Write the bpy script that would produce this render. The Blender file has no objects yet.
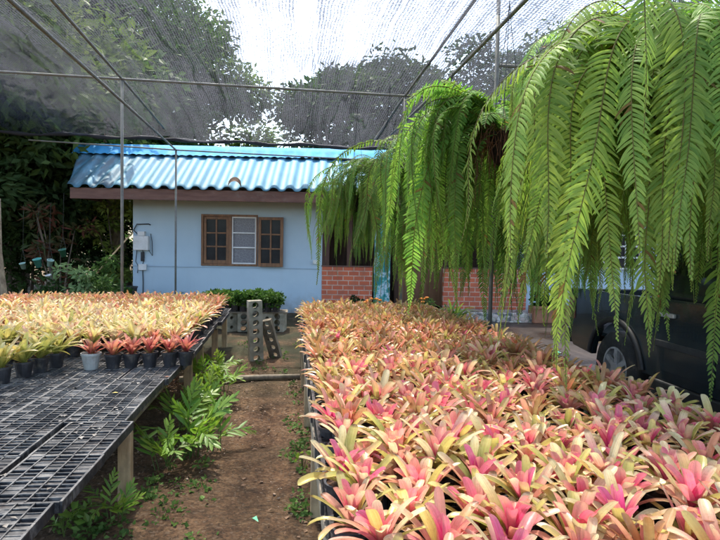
import bpy, math, random
import numpy as np
from mathutils import Vector, Matrix
PI = math.pi
R = math.radians
random.seed(7)
scn = bpy.context.scene
COL = scn.collection

# ------------------------------------------------------------------ camera
EYE = Vector((0, 0, 1.55))
YAW, PITCH, ROLL = R(6.75), R(2.55), R(1.0)
FPX = 590.0
fwd = Vector((math.sin(YAW) * math.cos(PITCH), math.cos(YAW) * math.cos(PITCH), -math.sin(PITCH)))
rgt0 = Vector((math.cos(YAW), -math.sin(YAW), 0))
up0 = rgt0.cross(fwd)
rgt = rgt0 * math.cos(ROLL) + up0 * math.sin(ROLL)
up = up0 * math.cos(ROLL) - rgt0 * math.sin(ROLL)
cam = bpy.data.objects.new('camera', bpy.data.cameras.new('camera'))
COL.objects.link(cam)
cam.matrix_world = Matrix(((rgt.x, up.x, -fwd.x, EYE.x), (rgt.y, up.y, -fwd.y, EYE.y), (rgt.z, up.z, -fwd.z, EYE.z), (0, 0, 0, 1)))
cam.data.sensor_width = 36
cam.data.lens = 36 * FPX / 720
cam.data.clip_start = 0.05
cam.data.clip_end = 800
scn.camera = cam


def ray(px, py):
    return fwd + rgt * ((px - 360) / FPX) + up * ((270 - py) / FPX)


def at(px, py, Y):
    """Point on the plane y = Y that a pixel of the 720x540 photograph looks at."""
    d = ray(px, py)
    return EYE + d * (Y / d.y)


def atz(px, py, z):
    d = ray(px, py)
    return EYE + d * ((z - EYE.z) / d.z)


def in_view(p, m=60):
    d = Vector(p) - EYE
    f = d.dot(fwd)
    if f < 0.2:
        return False
    x = 360 + FPX * d.dot(rgt) / f
    y = 270 - FPX * d.dot(up) / f
    return -m < x < 720 + m and -m < y < 540 + m


# ------------------------------------------------------------------ materials
def nodes_of(name):
    m = bpy.data.materials.new(name)
    m.use_nodes = True
    nt = m.node_tree
    nt.nodes.clear()
    return m, nt, nt.nodes, nt.links


def N(nt, kind, **kw):
    n = nt.nodes.new(kind)
    for k, v in kw.items():
        if k in n.inputs:
            n.inputs[k].default_value = v
        else:
            setattr(n, k, v)
    return n


def ramp(nt, fac, stops):
    r = nt.nodes.new('ShaderNodeValToRGB')
    e = r.color_ramp.elements
    while len(e) < len(stops):
        e.new(0.5)
    for i, (p, c) in enumerate(stops):
        e[i].position = p
        e[i].color = (c[0], c[1], c[2], 1) if len(c) == 3 else c
    nt.links.new(fac, r.inputs['Fac'])
    return r.outputs['Color']


def coords(nt, world=False, scale=(1, 1, 1)):
    if world:
        src = nt.nodes.new('ShaderNodeNewGeometry').outputs['Position']
    else:
        src = nt.nodes.new('ShaderNodeTexCoord').outputs['Object']
    mp = N(nt, 'ShaderNodeMapping')
    mp.inputs['Scale'].default_value = scale
    nt.links.new(src, mp.inputs['Vector'])
    return mp.outputs['Vector']


def noise(nt, vec, scale, detail=5, rough=0.6, dist=0.0):
    n = N(nt, 'ShaderNodeTexNoise', Scale=scale, Detail=detail, Roughness=rough, Distortion=dist)
    nt.links.new(vec, n.inputs['Vector'])
    return n.outputs['Fac']


def mixc(nt, fac, a, b, blend='MIX'):
    m = nt.nodes.new('ShaderNodeMix')
    m.data_type = 'RGBA'
    m.blend_type = blend
    for k, v in ((0, fac), (6, a), (7, b)):
        if isinstance(v, (int, float)):
            m.inputs[k].default_value = v
        elif isinstance(v, (tuple, list)):
            m.inputs[k].default_value = (v[0], v[1], v[2], 1)
        else:
            nt.links.new(v, m.inputs[k])
    return m.outputs[2]


def math_n(nt, op, a, b=None, clamp=False):
    m = nt.nodes.new('ShaderNodeMath')
    m.operation = op
    m.use_clamp = clamp
    for k, v in ((0, a), (1, b)):
        if v is None:
            continue
        if isinstance(v, (int, float)):
            m.inputs[k].default_value = v
        else:
            nt.links.new(v, m.inputs[k])
    return m.outputs[0]


def surf(name, stops, scale=6, rough=0.6, stretch=(1, 1, 1), bump=0.15, bscale=None, metallic=0.0, world=False, spec=0.5, detail=6, rvar=0.15, dirt=None, coat=0.0):
    """Principled surface whose colour wanders over a noise ramp, with matching bump and gloss variation."""
    m, nt, ns, ln = nodes_of(name)
    v = coords(nt, world, stretch)
    f = noise(nt, v, scale, detail)
    c = ramp(nt, f, stops)
    if dirt:
        dcol, dscale, lo, hi = dirt
        df = noise(nt, coords(nt, True), dscale, 6, 0.65, 0.4)
        mask = ramp(nt, df, [(lo, (0, 0, 0)), (hi, (1, 1, 1))])
        c = mixc(nt, mask, c, dcol)
    b = N(nt, 'ShaderNodeBsdfPrincipled', Metallic=metallic)
    b.inputs['Specular IOR Level'].default_value = spec
    b.inputs['Coat Weight'].default_value = coat
    ln.new(c, b.inputs['Base Color'])
    f2 = noise(nt, v, scale * 2.3, 3)
    rr = N(nt, 'ShaderNodeMapRange')
    rr.inputs['To Min'].default_value = max(0.02, rough - rvar)
    rr.inputs['To Max'].default_value = min(1, rough + rvar)
    ln.new(f2, rr.inputs['Value'])
    ln.new(rr.outputs[0], b.inputs['Roughness'])
    if bump:
        bn = N(nt, 'ShaderNodeBump', Strength=bump, Distance=0.02)
        ln.new(noise(nt, v, bscale or scale * 4, 6, 0.65), bn.inputs['Height'])
        ln.new(bn.outputs[0], b.inputs['Normal'])
    o = N(nt, 'ShaderNodeOutputMaterial')
    ln.new(b.outputs[0], o.inputs['Surface'])
    return m


def leafy(name, trans=0.4, rough=0.42, hue=0.02, val=0.25, sat=1.0, spots=0.0, tcol=(1, 1, 1), spec=0.4):
    """Leaf: colour from the mesh's own colour attribute, varied per plant, thin enough to let light through."""
    m, nt, ns, ln = nodes_of(name)
    at_ = N(nt, 'ShaderNodeAttribute', attribute_name='Col')
    oi = N(nt, 'ShaderNodeObjectInfo')
    hs = N(nt, 'ShaderNodeHueSaturation', Saturation=sat)
    ln.new(at_.outputs['Color'], hs.inputs['Color'])
    h = N(nt, 'ShaderNodeMapRange')
    h.inputs['To Min'].default_value = 0.5 - hue
    h.inputs['To Max'].default_value = 0.5 + hue
    ln.new(oi.outputs['Random'], h.inputs['Value'])
    ln.new(h.outputs[0], hs.inputs['Hue'])
    wn = N(nt, 'ShaderNodeTexWhiteNoise', noise_dimensions='1D')
    ln.new(oi.outputs['Random'], wn.inputs['W'])
    vv = N(nt, 'ShaderNodeMapRange')
    vv.inputs['To Min'].default_value = 1 - val
    vv.inputs['To Max'].default_value = 1 + val * 0.6
    ln.new(wn.outputs['Value'], vv.inputs['Value'])
    ln.new(vv.outputs[0], hs.inputs['Value'])
    c = hs.outputs['Color']
    v = coords(nt)
    if spots:
        cbv = N(nt, 'ShaderNodeCombineXYZ')
        ln.new(math_n(nt, 'MULTIPLY', at_.outputs['Alpha'], 9.0), cbv.inputs['X'])
        sxv = N(nt, 'ShaderNodeSeparateXYZ')
        ln.new(v, sxv.inputs[0])
        ln.new(math_n(nt, 'MULTIPLY', math_n(nt, 'ADD', sxv.outputs['X'], sxv.outputs['Y']), 9.0), cbv.inputs['Y'])
        ln.new(math_n(nt, 'MULTIPLY', oi.outputs['Random'], 50.0), cbv.inputs['Z'])
        sk = noise(nt, cbv.outputs[0], 1.0, 4, 0.65)
        c = mixc(nt, ramp(nt, sk, [(0.38, (0.75, 0.75, 0.75)), (0.55, (0, 0, 0))]), c, mixc(nt, 1.0, c, (0.82, 0.74, 0.62), 'MULTIPLY'))
        f = noise(nt, v, 140, 4, 0.7)
        c = mixc(nt, ramp(nt, f, [(0.52, (0, 0, 0)), (0.7, (spots, spots, spots))]), c, (0.35, 0.16, 0.07))
        f = noise(nt, v, 30, 3, 0.6)
        c = mixc(nt, ramp(nt, f, [(0.5, (0, 0, 0)), (0.75, (0.3, 0.3, 0.3))]), c, (0.80, 0.62, 0.28))
    b = N(nt, 'ShaderNodeBsdfPrincipled', Roughness=rough)
    b.inputs['Specular IOR Level'].default_value = spec
    ln.new(c, b.inputs['Base Color'])
    bn = N(nt, 'ShaderNodeBump', Strength=0.15, Distance=0.004)
    ln.new(noise(nt, v, 90, 3), bn.inputs['Height'])
    ln.new(bn.outputs[0], b.inputs['Normal'])
    t = N(nt, 'ShaderNodeBsdfTranslucent')
    ln.new(mixc(nt, 1.0, c, tcol, 'MULTIPLY'), t.inputs['Color'])
    mx = N(nt, 'ShaderNodeMixShader', Fac=trans)
    ln.new(b.outputs[0], mx.inputs[1])
    ln.new(t.outputs[0], mx.inputs[2])
    o = N(nt, 'ShaderNodeOutputMaterial')
    ln.new(mx.outputs[0], o.inputs['Surface'])
    return m


M = {}
M['wood'] = surf('pale_wood', [(0.3, (0.30, 0.21, 0.11)), (0.55, (0.46, 0.34, 0.19)), (0.8, (0.55, 0.43, 0.26))], 5, 0.75, (6, 6, 0.7), 0.3, dirt=((0.16, 0.12, 0.08), 5, 0.5, 0.8))
M['greywood'] = surf('weathered_wood', [(0.3, (0.16, 0.13, 0.09)), (0.7, (0.30, 0.25, 0.18))], 6, 0.85, (4, 4, 1), 0.35, dirt=((0.10, 0.11, 0.06), 4, 0.5, 0.8))
M['steel'] = surf('galvanised_pipe', [(0.3, (0.12, 0.125, 0.112)), (0.7, (0.21, 0.215, 0.195))], 9, 0.65, bump=0.08, metallic=0.1, spec=0.25, dirt=((0.16, 0.15, 0.10), 3, 0.5, 0.75))
M['wire'] = surf('thin_wire', [(0.3, (0.03, 0.03, 0.028)), (0.7, (0.07, 0.07, 0.06))], 9, 0.5, bump=0, metallic=0.6)
M['black'] = surf('black_plastic', [(0.3, (0.012, 0.012, 0.013)), (0.7, (0.035, 0.035, 0.036))], 20, 0.42, bump=0.1, world=True, dirt=((0.16, 0.15, 0.13), 9, 0.52, 0.75))
M['pot_black'] = surf('black_pot', [(0.3, (0.014, 0.014, 0.016)), (0.7, (0.045, 0.045, 0.05))], 14, 0.45, bump=0.1, dirt=((0.15, 0.13, 0.10), 16, 0.55, 0.8))
M['pot_grey'] = surf('grey_pot', [(0.3, (0.30, 0.31, 0.29)), (0.7, (0.42, 0.43, 0.40))], 14, 0.55, bump=0.1, dirt=((0.18, 0.15, 0.11), 16, 0.55, 0.8))
M['pot_teal'] = surf('teal_pot', [(0.3, (0.05, 0.26, 0.22)), (0.7, (0.09, 0.38, 0.32))], 8, 0.5, bump=0.05)
M['pot_mint'] = surf('mint_pot', [(0.3, (0.24, 0.40, 0.34)), (0.7, (0.32, 0.48, 0.42))], 8, 0.5, bump=0.05)
M['pot_white'] = surf('white_pot', [(0.3, (0.60, 0.62, 0.58)), (0.7, (0.74, 0.75, 0.72))], 8, 0.5, bump=0.05, dirt=((0.3, 0.28, 0.2), 9, 0.5, 0.8))
M['pot_green'] = surf('green_pot', [(0.3, (0.02, 0.10, 0.06)), (0.7, (0.04, 0.16, 0.10))], 8, 0.5, bump=0.05)
M['clay'] = surf('terracotta', [(0.3, (0.24, 0.10, 0.05)), (0.7, (0.38, 0.17, 0.09))], 8, 0.8, bump=0.15, dirt=((0.15, 0.12, 0.09), 6, 0.5, 0.8))
M['soil'] = surf('potting_soil', [(0.3, (0.05, 0.028, 0.015)), (0.6, (0.16, 0.08, 0.04)), (0.8, (0.28, 0.13, 0.06))], 60, 0.95, bump=0.8, bscale=120)
M['concrete'] = surf('old_concrete', [(0.3, (0.24, 0.21, 0.145)), (0.55, (0.36, 0.325, 0.235)), (0.8, (0.45, 0.415, 0.31))], 10, 0.9, bump=0.5, bscale=60, dirt=((0.12, 0.13, 0.08), 5, 0.45, 0.75))
BW_ = surf('blue_wall', [(0.3, (0.345, 0.475, 0.585)), (0.7, (0.395, 0.53, 0.635))], 1.3, 0.75, bump=0.05, bscale=30, dirt=((0.26, 0.38, 0.47), 1.8, 0.55, 0.85))


def wall_mat():
    m, nt, ns, ln = nodes_of('blue_render')
    v = coords(nt)
    c = ramp(nt, noise(nt, v, 1.1, 6), [(0.3, (0.405, 0.53, 0.615)), (0.7, (0.465, 0.59, 0.67))])
    st = noise(nt, coords(nt, False, (7, 7, 0.5)), 1.0, 5, 0.65, 0.3)
    c = mixc(nt, ramp(nt, st, [(0.55, (0, 0, 0)), (0.8, (0.3, 0.3, 0.3))]), c, (0.40, 0.48, 0.54))
    sxx = N(nt, 'ShaderNodeSeparateXYZ')
    ln.new(v, sxx.inputs[0])
    low = math_n(nt, 'SUBTRACT', 1.0, math_n(nt, 'MULTIPLY', sxx.outputs['Z'], 1.4), True)
    k = math_n(nt, 'MULTIPLY', low, noise(nt, v, 5, 6, 0.7))
    c = mixc(nt, ramp(nt, k, [(0.2, (0, 0, 0)), (0.6, (0.8, 0.8, 0.8))]), c, (0.24, 0.22, 0.17))
    c = mixc(nt, ramp(nt, noise(nt, v, 2.4, 7, 0.7), [(0.6, (0, 0, 0)), (0.72, (0.5, 0.5, 0.5))]), c, (0.49, 0.61, 0.68))
    b = N(nt, 'ShaderNodeBsdfPrincipled', Roughness=0.8)
    ln.new(c, b.inputs['Base Color'])
    bn = N(nt, 'ShaderNodeBump', Strength=0.12, Distance=0.01)
    ln.new(noise(nt, v, 26, 6, 0.7), bn.inputs['Height'])
    ln.new(bn.outputs[0], b.inputs['Normal'])
    o = N(nt, 'ShaderNodeOutputMaterial')
    ln.new(b.outputs[0], o.inputs['Surface'])
    return m


M['bluewall'] = wall_mat()
M['fascia'] = surf('brown_fascia', [(0.3, (0.10, 0.045, 0.032)), (0.7, (0.17, 0.085, 0.06))], 3, 0.7, (1, 1, 6), 0.15, dirt=((0.2, 0.15, 0.12), 3, 0.55, 0.8))
M['darkwood'] = surf('dark_timber', [(0.3, (0.05, 0.022, 0.014)), (0.7, (0.11, 0.05, 0.03))], 4, 0.65, (4, 4, 0.6), 0.2)
M['sash'] = surf('varnished_sash', [(0.3, (0.13, 0.055, 0.02)), (0.7, (0.27, 0.125, 0.05))], 5, 0.5, (5, 5, 0.8), 0.15, dirt=((0.08, 0.04, 0.02), 8, 0.5, 0.8))
M['doorwood'] = surf('brown_door', [(0.3, (0.20, 0.09, 0.04)), (0.7, (0.33, 0.16, 0.08))], 4, 0.6, (4, 4, 0.5), 0.2)
M['white'] = surf('white_paint', [(0.3, (0.62, 0.62, 0.60)), (0.7, (0.78, 0.78, 0.76))], 6, 0.55, bump=0.04, dirt=((0.45, 0.42, 0.36), 7, 0.55, 0.85))
M['pane'] = surf('dark_pane', [(0.3, (0.012, 0.016, 0.02)), (0.7, (0.03, 0.036, 0.04))], 3, 0.12, bump=0.02, spec=0.12, rvar=0.05)
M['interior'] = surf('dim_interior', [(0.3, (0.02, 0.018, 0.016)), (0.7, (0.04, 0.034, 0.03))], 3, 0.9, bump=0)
M['bamboo'] = surf('bamboo', [(0.3, (0.42, 0.27, 0.12)), (0.7, (0.58, 0.40, 0.2))], 6, 0.6, (3, 3, 1), 0.15)
M['tealpaint'] = surf('teal_mosaic', [(0.42, (0.02, 0.20, 0.20)), (0.5, (0.07, 0.36, 0.34)), (0.58, (0.50, 0.58, 0.66)), (0.66, (0.05, 0.28, 0.28))], 7, 0.5, bump=0.2, detail=2)
M['bark'] = surf('bark', [(0.3, (0.07, 0.05, 0.035)), (0.6, (0.16, 0.12, 0.085)), (0.8, (0.24, 0.19, 0.14))], 7, 0.95, (3, 3, 0.8), 0.7)
M['palebark'] = surf('pale_bark', [(0.35, (0.14, 0.10, 0.06)), (0.6, (0.30, 0.23, 0.14)), (0.8, (0.42, 0.34, 0.22))], 7, 0.95, (2, 2, 1), 0.5)
M['roots'] = surf('fern_roots', [(0.3, (0.07, 0.03, 0.015)), (0.7, (0.20, 0.08, 0.04))], 20, 0.95, bump=0.3)
M['coir'] = surf('coir_basket', [(0.3, (0.012, 0.009, 0.006)), (0.7, (0.04, 0.024, 0.015))], 40, 0.95, bump=0.8)
M['paint'] = surf('dark_car_paint', [(0.3, (0.010, 0.018, 0.023)), (0.7, (0.015, 0.026, 0.032))], 2, 0.22, bump=0.0, spec=0.5, rvar=0.06, coat=0.6, dirt=((0.07, 0.065, 0.055), 2.2, 0.5, 0.85))
M['trim'] = surf('black_trim', [(0.3, (0.012, 0.012, 0.013)), (0.7, (0.022, 0.022, 0.023))], 12, 0.6, bump=0.05)
M['tyre'] = surf('tyre_rubber', [(0.3, (0.014, 0.014, 0.014)), (0.7, (0.03, 0.029, 0.027))], 12, 0.85, bump=0.2, dirt=((0.11, 0.09, 0.07), 7, 0.5, 0.8))
M['alloy'] = surf('alloy', [(0.3, (0.38, 0.38, 0.38)), (0.7, (0.5, 0.5, 0.5))], 8, 0.4, bump=0.02, metallic=0.25, dirt=((0.1, 0.08, 0.06), 8, 0.5, 0.8))
M['glass'] = surf('tinted_glass', [(0.3, (0.012, 0.018, 0.02)), (0.7, (0.02, 0.028, 0.03))], 2, 0.06, bump=0, spec=0.8, rvar=0.03)
M['tail'] = surf('tail_lens', [(0.3, (0.22, 0.05, 0.045)), (0.7, (0.36, 0.11, 0.09))], 6, 0.25, bump=0.02, coat=0.4)
M['lens'] = surf('clear_lens', [(0.3, (0.5, 0.5, 0.5)), (0.7, (0.7, 0.7, 0.7))], 6, 0.15, bump=0, coat=0.5)
M['orange'] = surf('orange_petal', [(0.3, (0.55, 0.14, 0.01)), (0.7, (0.75, 0.25, 0.02))], 20, 0.7, bump=0.2)
M['greenplastic'] = surf('green_plastic', [(0.3, (0.05, 0.36, 0.16)), (0.7, (0.12, 0.50, 0.26))], 8, 0.4, bump=0.1)
M['deadleaf'] = surf('dead_leaf', [(0.3, (0.09, 0.05, 0.028)), (0.7, (0.20, 0.12, 0.065))], 18, 0.9, bump=0.3)
M['yellowleaf'] = surf('yellow_leaf', [(0.3, (0.55, 0.42, 0.10)), (0.7, (0.68, 0.55, 0.18))], 18, 0.7, bump=0.2)
M['leaf'] = leafy('tree_leaf', 0.38, 0.6, 0.02, 0.25, spec=0.15)
M['fern'] = leafy('fern_leaf', 0.52, 0.5, 0.015, 0.30, tcol=(0.97, 1.0, 0.6), spec=0.25)
M['weed'] = leafy('weed_leaf', 0.4, 0.45, 0.015, 0.2, tcol=(1, 1, 0.6))
M['brom'] = leafy('bromeliad_leaf', 0.40, 0.33, 0.013, 0.16, spots=0.35, spec=0.45)


def roof_mat():
    m, nt, ns, ln = nodes_of('blue_roof_sheet')
    v = coords(nt, False)
    base = ramp(nt, noise(nt, v, 2.5, 5), [(0.3, (0.055, 0.155, 0.22)), (0.7, (0.078, 0.19, 0.25))])
    # algae streaks run down the left bays, colour deepened to mute bright sun dapples
    st = noise(nt, coords(nt, False, (5, 0.8, 0.8)), 1.3, 6, 0.65, 0.3)
    sx = N(nt, 'ShaderNodeSeparateXYZ')
    ln.new(v, sx.inputs[0])
    left = ramp(nt, math_n(nt, 'ADD', math_n(nt, 'MULTIPLY', sx.outputs['X'], 0.16), 0.25, True), [(0.05, (1, 1, 1)), (0.62, (0.0, 0.0, 0.0))])
    mask = mixc(nt, 1.0, ramp(nt, st, [(0.40, (0, 0, 0)), (0.62, (0.9, 0.9, 0.9))]), left, 'MULTIPLY')
    c = mixc(nt, mask, base, (0.035, 0.045, 0.05))
    b = N(nt, 'ShaderNodeBsdfPrincipled', Roughness=0.6)
    b.inputs['Specular IOR Level'].default_value = 0.12
    ln.new(c, b.inputs['Base Color'])
    bn = N(nt, 'ShaderNodeBump', Strength=0.1, Distance=0.01)
    ln.new(noise(nt, v, 40, 5), bn.inputs['Height'])
    ln.new(bn.outputs[0], b.inputs['Normal'])
    o = N(nt, 'ShaderNodeOutputMaterial')
    ln.new(b.outputs[0], o.inputs['Surface'])
    return m


M['roof'] = roof_mat()
M['ridge'] = surf('blue_ridge_cap', [(0.3, (0.025, 0.17, 0.33)), (0.7, (0.04, 0.23, 0.40))], 2, 0.75, bump=0.05, spec=0.15, dirt=((0.06, 0.14, 0.24), 2, 0.5, 0.8))


def brick_mat():
    m, nt, ns, ln = nodes_of('red_brick_tile')
    tc = nt.nodes.new('ShaderNodeTexCoord').outputs['Object']
    sx = N(nt, 'ShaderNodeSeparateXYZ')
    ln.new(tc, sx.inputs[0])
    cb = N(nt, 'ShaderNodeCombineXYZ')
    ln.new(sx.outputs['X'], cb.inputs['X'])
    ln.new(sx.outputs['Z'], cb.inputs['Y'])
    br = N(nt, 'ShaderNodeTexBrick')
    br.inputs['Scale'].default_value = 1.0
    br.inputs['Brick Width'].default_value = 0.235
    br.inputs['Row Height'].default_value = 0.105
    br.inputs['Mortar Size'].default_value = 0.010
    br.inputs['Color1'].default_value = (0.62, 0.14, 0.055, 1)
    br.inputs['Color2'].default_value = (0.50, 0.095, 0.04, 1)
    br.inputs['Mortar'].default_value = (0.60, 0.42, 0.32, 1)
    ln.new(cb.outputs[0], br.inputs['Vector'])
    c = mixc(nt, ramp(nt, noise(nt, tc, 6, 6), [(0.42, (0, 0, 0)), (0.75, (0.75, 0.75, 0.75))]), br.outputs['Color'], (0.27, 0.10, 0.06))
    b = N(nt, 'ShaderNodeBsdfPrincipled', Roughness=0.55)
    ln.new(c, b.inputs['Base Color'])
    bn = N(nt, 'ShaderNodeBump', Strength=0.6, Distance=0.006, invert=True)
    ln.new(br.outputs['Fac'], bn.inputs['Height'])
    ln.new(bn.outputs[0], b.inputs['Normal'])
    o = N(nt, 'ShaderNodeOutputMaterial')
    ln.new(b.outputs[0], o.inputs['Surface'])
    return m


M['brick'] = brick_mat()


def mosaic_mat():
    m, nt, ns, ln = nodes_of('stone_mosaic')
    v = coords(nt)
    vo = N(nt, 'ShaderNodeTexVoronoi', Scale=14.0)
    ln.new(v, vo.inputs['Vector'])
    sp = N(nt, 'ShaderNodeSeparateColor')
    ln.new(vo.outputs['Color'], sp.inputs[0])
    c = ramp(nt, sp.outputs[0], [(0.15, (0.10, 0.11, 0.12)), (0.4, (0.36, 0.33, 0.27)), (0.6, (0.55, 0.53, 0.46)), (0.8, (0.36, 0.13, 0.11)), (0.92, (0.62, 0.60, 0.55))])
    e = N(nt, 'ShaderNodeTexVoronoi', Scale=14.0, feature='DISTANCE_TO_EDGE')
    ln.new(v, e.inputs['Vector'])
    k = ramp(nt, e.outputs['Distance'], [(0.02, (1, 1, 1)), (0.08, (0, 0, 0))])
    c = mixc(nt, k, c, (0.28, 0.26, 0.21))
    b = N(nt, 'ShaderNodeBsdfPrincipled', Roughness=0.6)
    ln.new(c, b.inputs['Base Color'])
    bn = N(nt, 'ShaderNodeBump', Strength=0.7, Distance=0.02)
    ln.new(e.outputs['Distance'], bn.inputs['Height'])
    ln.new(bn.outputs[0], b.inputs['Normal'])
    o = N(nt, 'ShaderNodeOutputMaterial')
    ln.new(b.outputs[0], o.inputs['Surface'])
    return m


M['mosaic'] = mosaic_mat()


def ground_mat():
    m, nt, ns, ln = nodes_of('bare_earth')
    v = coords(nt, True)
    c = ramp(nt, noise(nt, v, 3.2, 9, 0.7, 0.2), [(0.3, (0.075, 0.037, 0.018)), (0.44, (0.16, 0.084, 0.041)), (0.57, (0.255, 0.142, 0.073)), (0.75, (0.36, 0.215, 0.115))])
    mid = noise(nt, v, 15, 6, 0.75)
    c = mixc(nt, ramp(nt, mid, [(0.48, (0, 0, 0)), (0.66, (0.8, 0.8, 0.8))]), c, (0.075, 0.040, 0.022))
    c = mixc(nt, ramp(nt, mid, [(0.3, (0.8, 0.8, 0.8)), (0.46, (0, 0, 0))]), c, (0.43, 0.27, 0.145))
    fine = noise(nt, v, 48, 6, 0.75)
    c = mixc(nt, ramp(nt, fine, [(0.46, (0, 0, 0)), (0.64, (0.85, 0.85, 0.85))]), c, (0.035, 0.020, 0.013))
    vo = N(nt, 'ShaderNodeTexVoronoi', Scale=70.0)
    ln.new(v, vo.inputs['Vector'])
    sp = N(nt, 'ShaderNodeSeparateColor')
    ln.new(vo.outputs['Color'], sp.inputs[0])
    c = mixc(nt, ramp(nt, sp.outputs[0], [(0.84, (0, 0, 0)), (0.95, (0.5, 0.5, 0.5))]), c, (0.30, 0.22, 0.15))
    moss = noise(nt, v, 1.1, 7, 0.65, 0.3)
    sx = N(nt, 'ShaderNodeSeparateXYZ')
    ln.new(v, sx.inputs[0])
    far = ramp(nt, math_n(nt, 'MULTIPLY', sx.outputs['Y'], 0.08), [(0.45, (0.25, 0.25, 0.25)), (0.62, (1, 1, 1))])
    mk = mixc(nt, 1.0, ramp(nt, moss, [(0.36, (0, 0, 0)), (0.55, (0.95, 0.95, 0.95))]), far, 'MULTIPLY')
    c = mixc(nt, mk, c, (0.05, 0.052, 0.024))
    b = N(nt, 'ShaderNodeBsdfPrincipled', Roughness=0.95)
    b.inputs['Specular IOR Level'].default_value = 0.25
    ln.new(c, b.inputs['Base Color'])
    b1 = N(nt, 'ShaderNodeBump', Strength=1.0, Distance=0.05)
    ln.new(noise(nt, v, 30, 9, 0.8), b1.inputs['Height'])
    ln.new(b1.outputs[0], b.inputs['Normal'])
    o = N(nt, 'ShaderNodeOutputMaterial')
    ln.new(b.outputs[0], o.inputs['Surface'])
    return m


def wet_mat():
    m, nt, ns, ln = nodes_of('wet_concrete')
    v = coords(nt, True)
    c = ramp(nt, noise(nt, v, 1.6, 8, 0.65), [(0.3, (0.020, 0.013, 0.009)), (0.55, (0.036, 0.025, 0.018)), (0.75, (0.06, 0.045, 0.035))])
    b = N(nt, 'ShaderNodeBsdfPrincipled')
    ln.new(c, b.inputs['Base Color'])
    rg = ramp(nt, noise(nt, v, 0.9, 5, 0.6), [(0.42, (0.22, 0.22, 0.22)), (0.62, (0.7, 0.7, 0.7))])
    ln.new(rg, b.inputs['Roughness'])
    b.inputs['Specular IOR Level'].default_value = 0.3
    b1 = N(nt, 'ShaderNodeBump', Strength=0.2, Distance=0.01)
    ln.new(noise(nt, v, 20, 6, 0.7), b1.inputs['Height'])
    ln.new(b1.outputs[0], b.inputs['Normal'])
    o = N(nt, 'ShaderNodeOutputMaterial')
    ln.new(b.outputs[0], o.inputs['Surface'])
    return m


def net_mat():
    """Knitted black shade cloth: open holes between strands, seams along its length."""
    m, nt, ns, ln = nodes_of('shade_cloth')
    P = coords(nt, True)
    warp = N(nt, 'ShaderNodeTexNoise', Scale=1.3, Detail=3.0)
    ln.new(P, warp.inputs['Vector'])
    va = N(nt, 'ShaderNodeVectorMath', operation='MULTIPLY_ADD')
    ln.new(warp.outputs['Color'], va.inputs[0])
    va.inputs[1].default_value = (0.09, 0.09, 0.09)
    ln.new(P, va.inputs[2])
    sx = N(nt, 'ShaderNodeSeparateXYZ')
    ln.new(va.outputs[0], sx.inputs[0])
    wx = math_n(nt, 'SINE', math_n(nt, 'MULTIPLY', sx.outputs['X'], 2 * PI / 0.034))
    wy = math_n(nt, 'SINE', math_n(nt, 'MULTIPLY', sx.outputs['Y'], 2 * PI / 0.045))
    mp = N(nt, 'ShaderNodeMapping')
    mp.inputs['Scale'].default_value = (48, 30, 30)
    ln.new(P, mp.inputs['Vector'])
    nz = noise(nt, mp.outputs[0], 1.0, 4, 0.7)
    mp2 = N(nt, 'ShaderNodeMapping')
    mp2.inputs['Scale'].default_value = (5, 0.22, 1)
    ln.new(va.outputs[0], mp2.inputs['Vector'])
    streak = noise(nt, mp2.outputs[0], 1.0, 3, 0.6)
    blotch = noise(nt, P, 0.55, 4, 0.6)
    s = math_n(nt, 'ADD', math_n(nt, 'MULTIPLY', wx, 0.24), math_n(nt, 'MULTIPLY', wy, 0.15))
    s = math_n(nt, 'ADD', s, math_n(nt, 'MULTIPLY', math_n(nt, 'SUBTRACT', nz, 0.5), 2.2))
    s = math_n(nt, 'ADD', s, math_n(nt, 'MULTIPLY', math_n(nt, 'SUBTRACT', streak, 0.5), -1.0))
    s = math_n(nt, 'ADD', s, math_n(nt, 'MULTIPLY', math_n(nt, 'SUBTRACT', blotch, 0.5), 0.7))
    op = N(nt, 'ShaderNodeMapRange', interpolation_type='SMOOTHSTEP')
    op.inputs['From Min'].default_value = -0.44
    op.inputs['From Max'].default_value = 0.36
    op.inputs['To Min'].default_value = 0.16
    op.inputs['To Max'].default_value = 0.93
    ln.new(s, op.inputs['Value'])
    # worn pulls: narrow lines along the cloth where strands have parted
    mp3 = N(nt, 'ShaderNodeMapping')
    mp3.inputs['Scale'].default_value = (2.1, 0.10, 1)
    ln.new(va.outputs[0], mp3.inputs['Vector'])
    pull = noise(nt, mp3.outputs[0], 1.0, 2, 0.5)
    pl = ramp(nt, math_n(nt, 'ABSOLUTE', math_n(nt, 'SUBTRACT', pull, 0.52)), [(0.0, (0.35, 0.35, 0.35)), (0.012, (1, 1, 1))])
    o1 = math_n(nt, 'MULTIPLY', op.outputs[0], pl)
    d = N(nt, 'ShaderNodeBsdfDiffuse', Color=(0.018, 0.019, 0.022, 1))
    t = N(nt, 'ShaderNodeBsdfTranslucent', Color=(0.055, 0.057, 0.063, 1))
    a = N(nt, 'ShaderNodeMixShader', Fac=0.5)
    ln.new(d.outputs[0], a.inputs[1])
    ln.new(t.outputs[0], a.inputs[2])
    tr = N(nt, 'ShaderNodeBsdfTransparent')
    mx = N(nt, 'ShaderNodeMixShader')
    ln.new(o1, mx.inputs[0])
    ln.new(tr.outputs[0], mx.inputs[1])
    ln.new(a.outputs[0], mx.inputs[2])
    o = N(nt, 'ShaderNodeOutputMaterial')
    ln.new(mx.outputs[0], o.inputs['Surface'])
    return m


M['net'] = net_mat()
M['ground'] = ground_mat()
M['wet'] = wet_mat()


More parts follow.
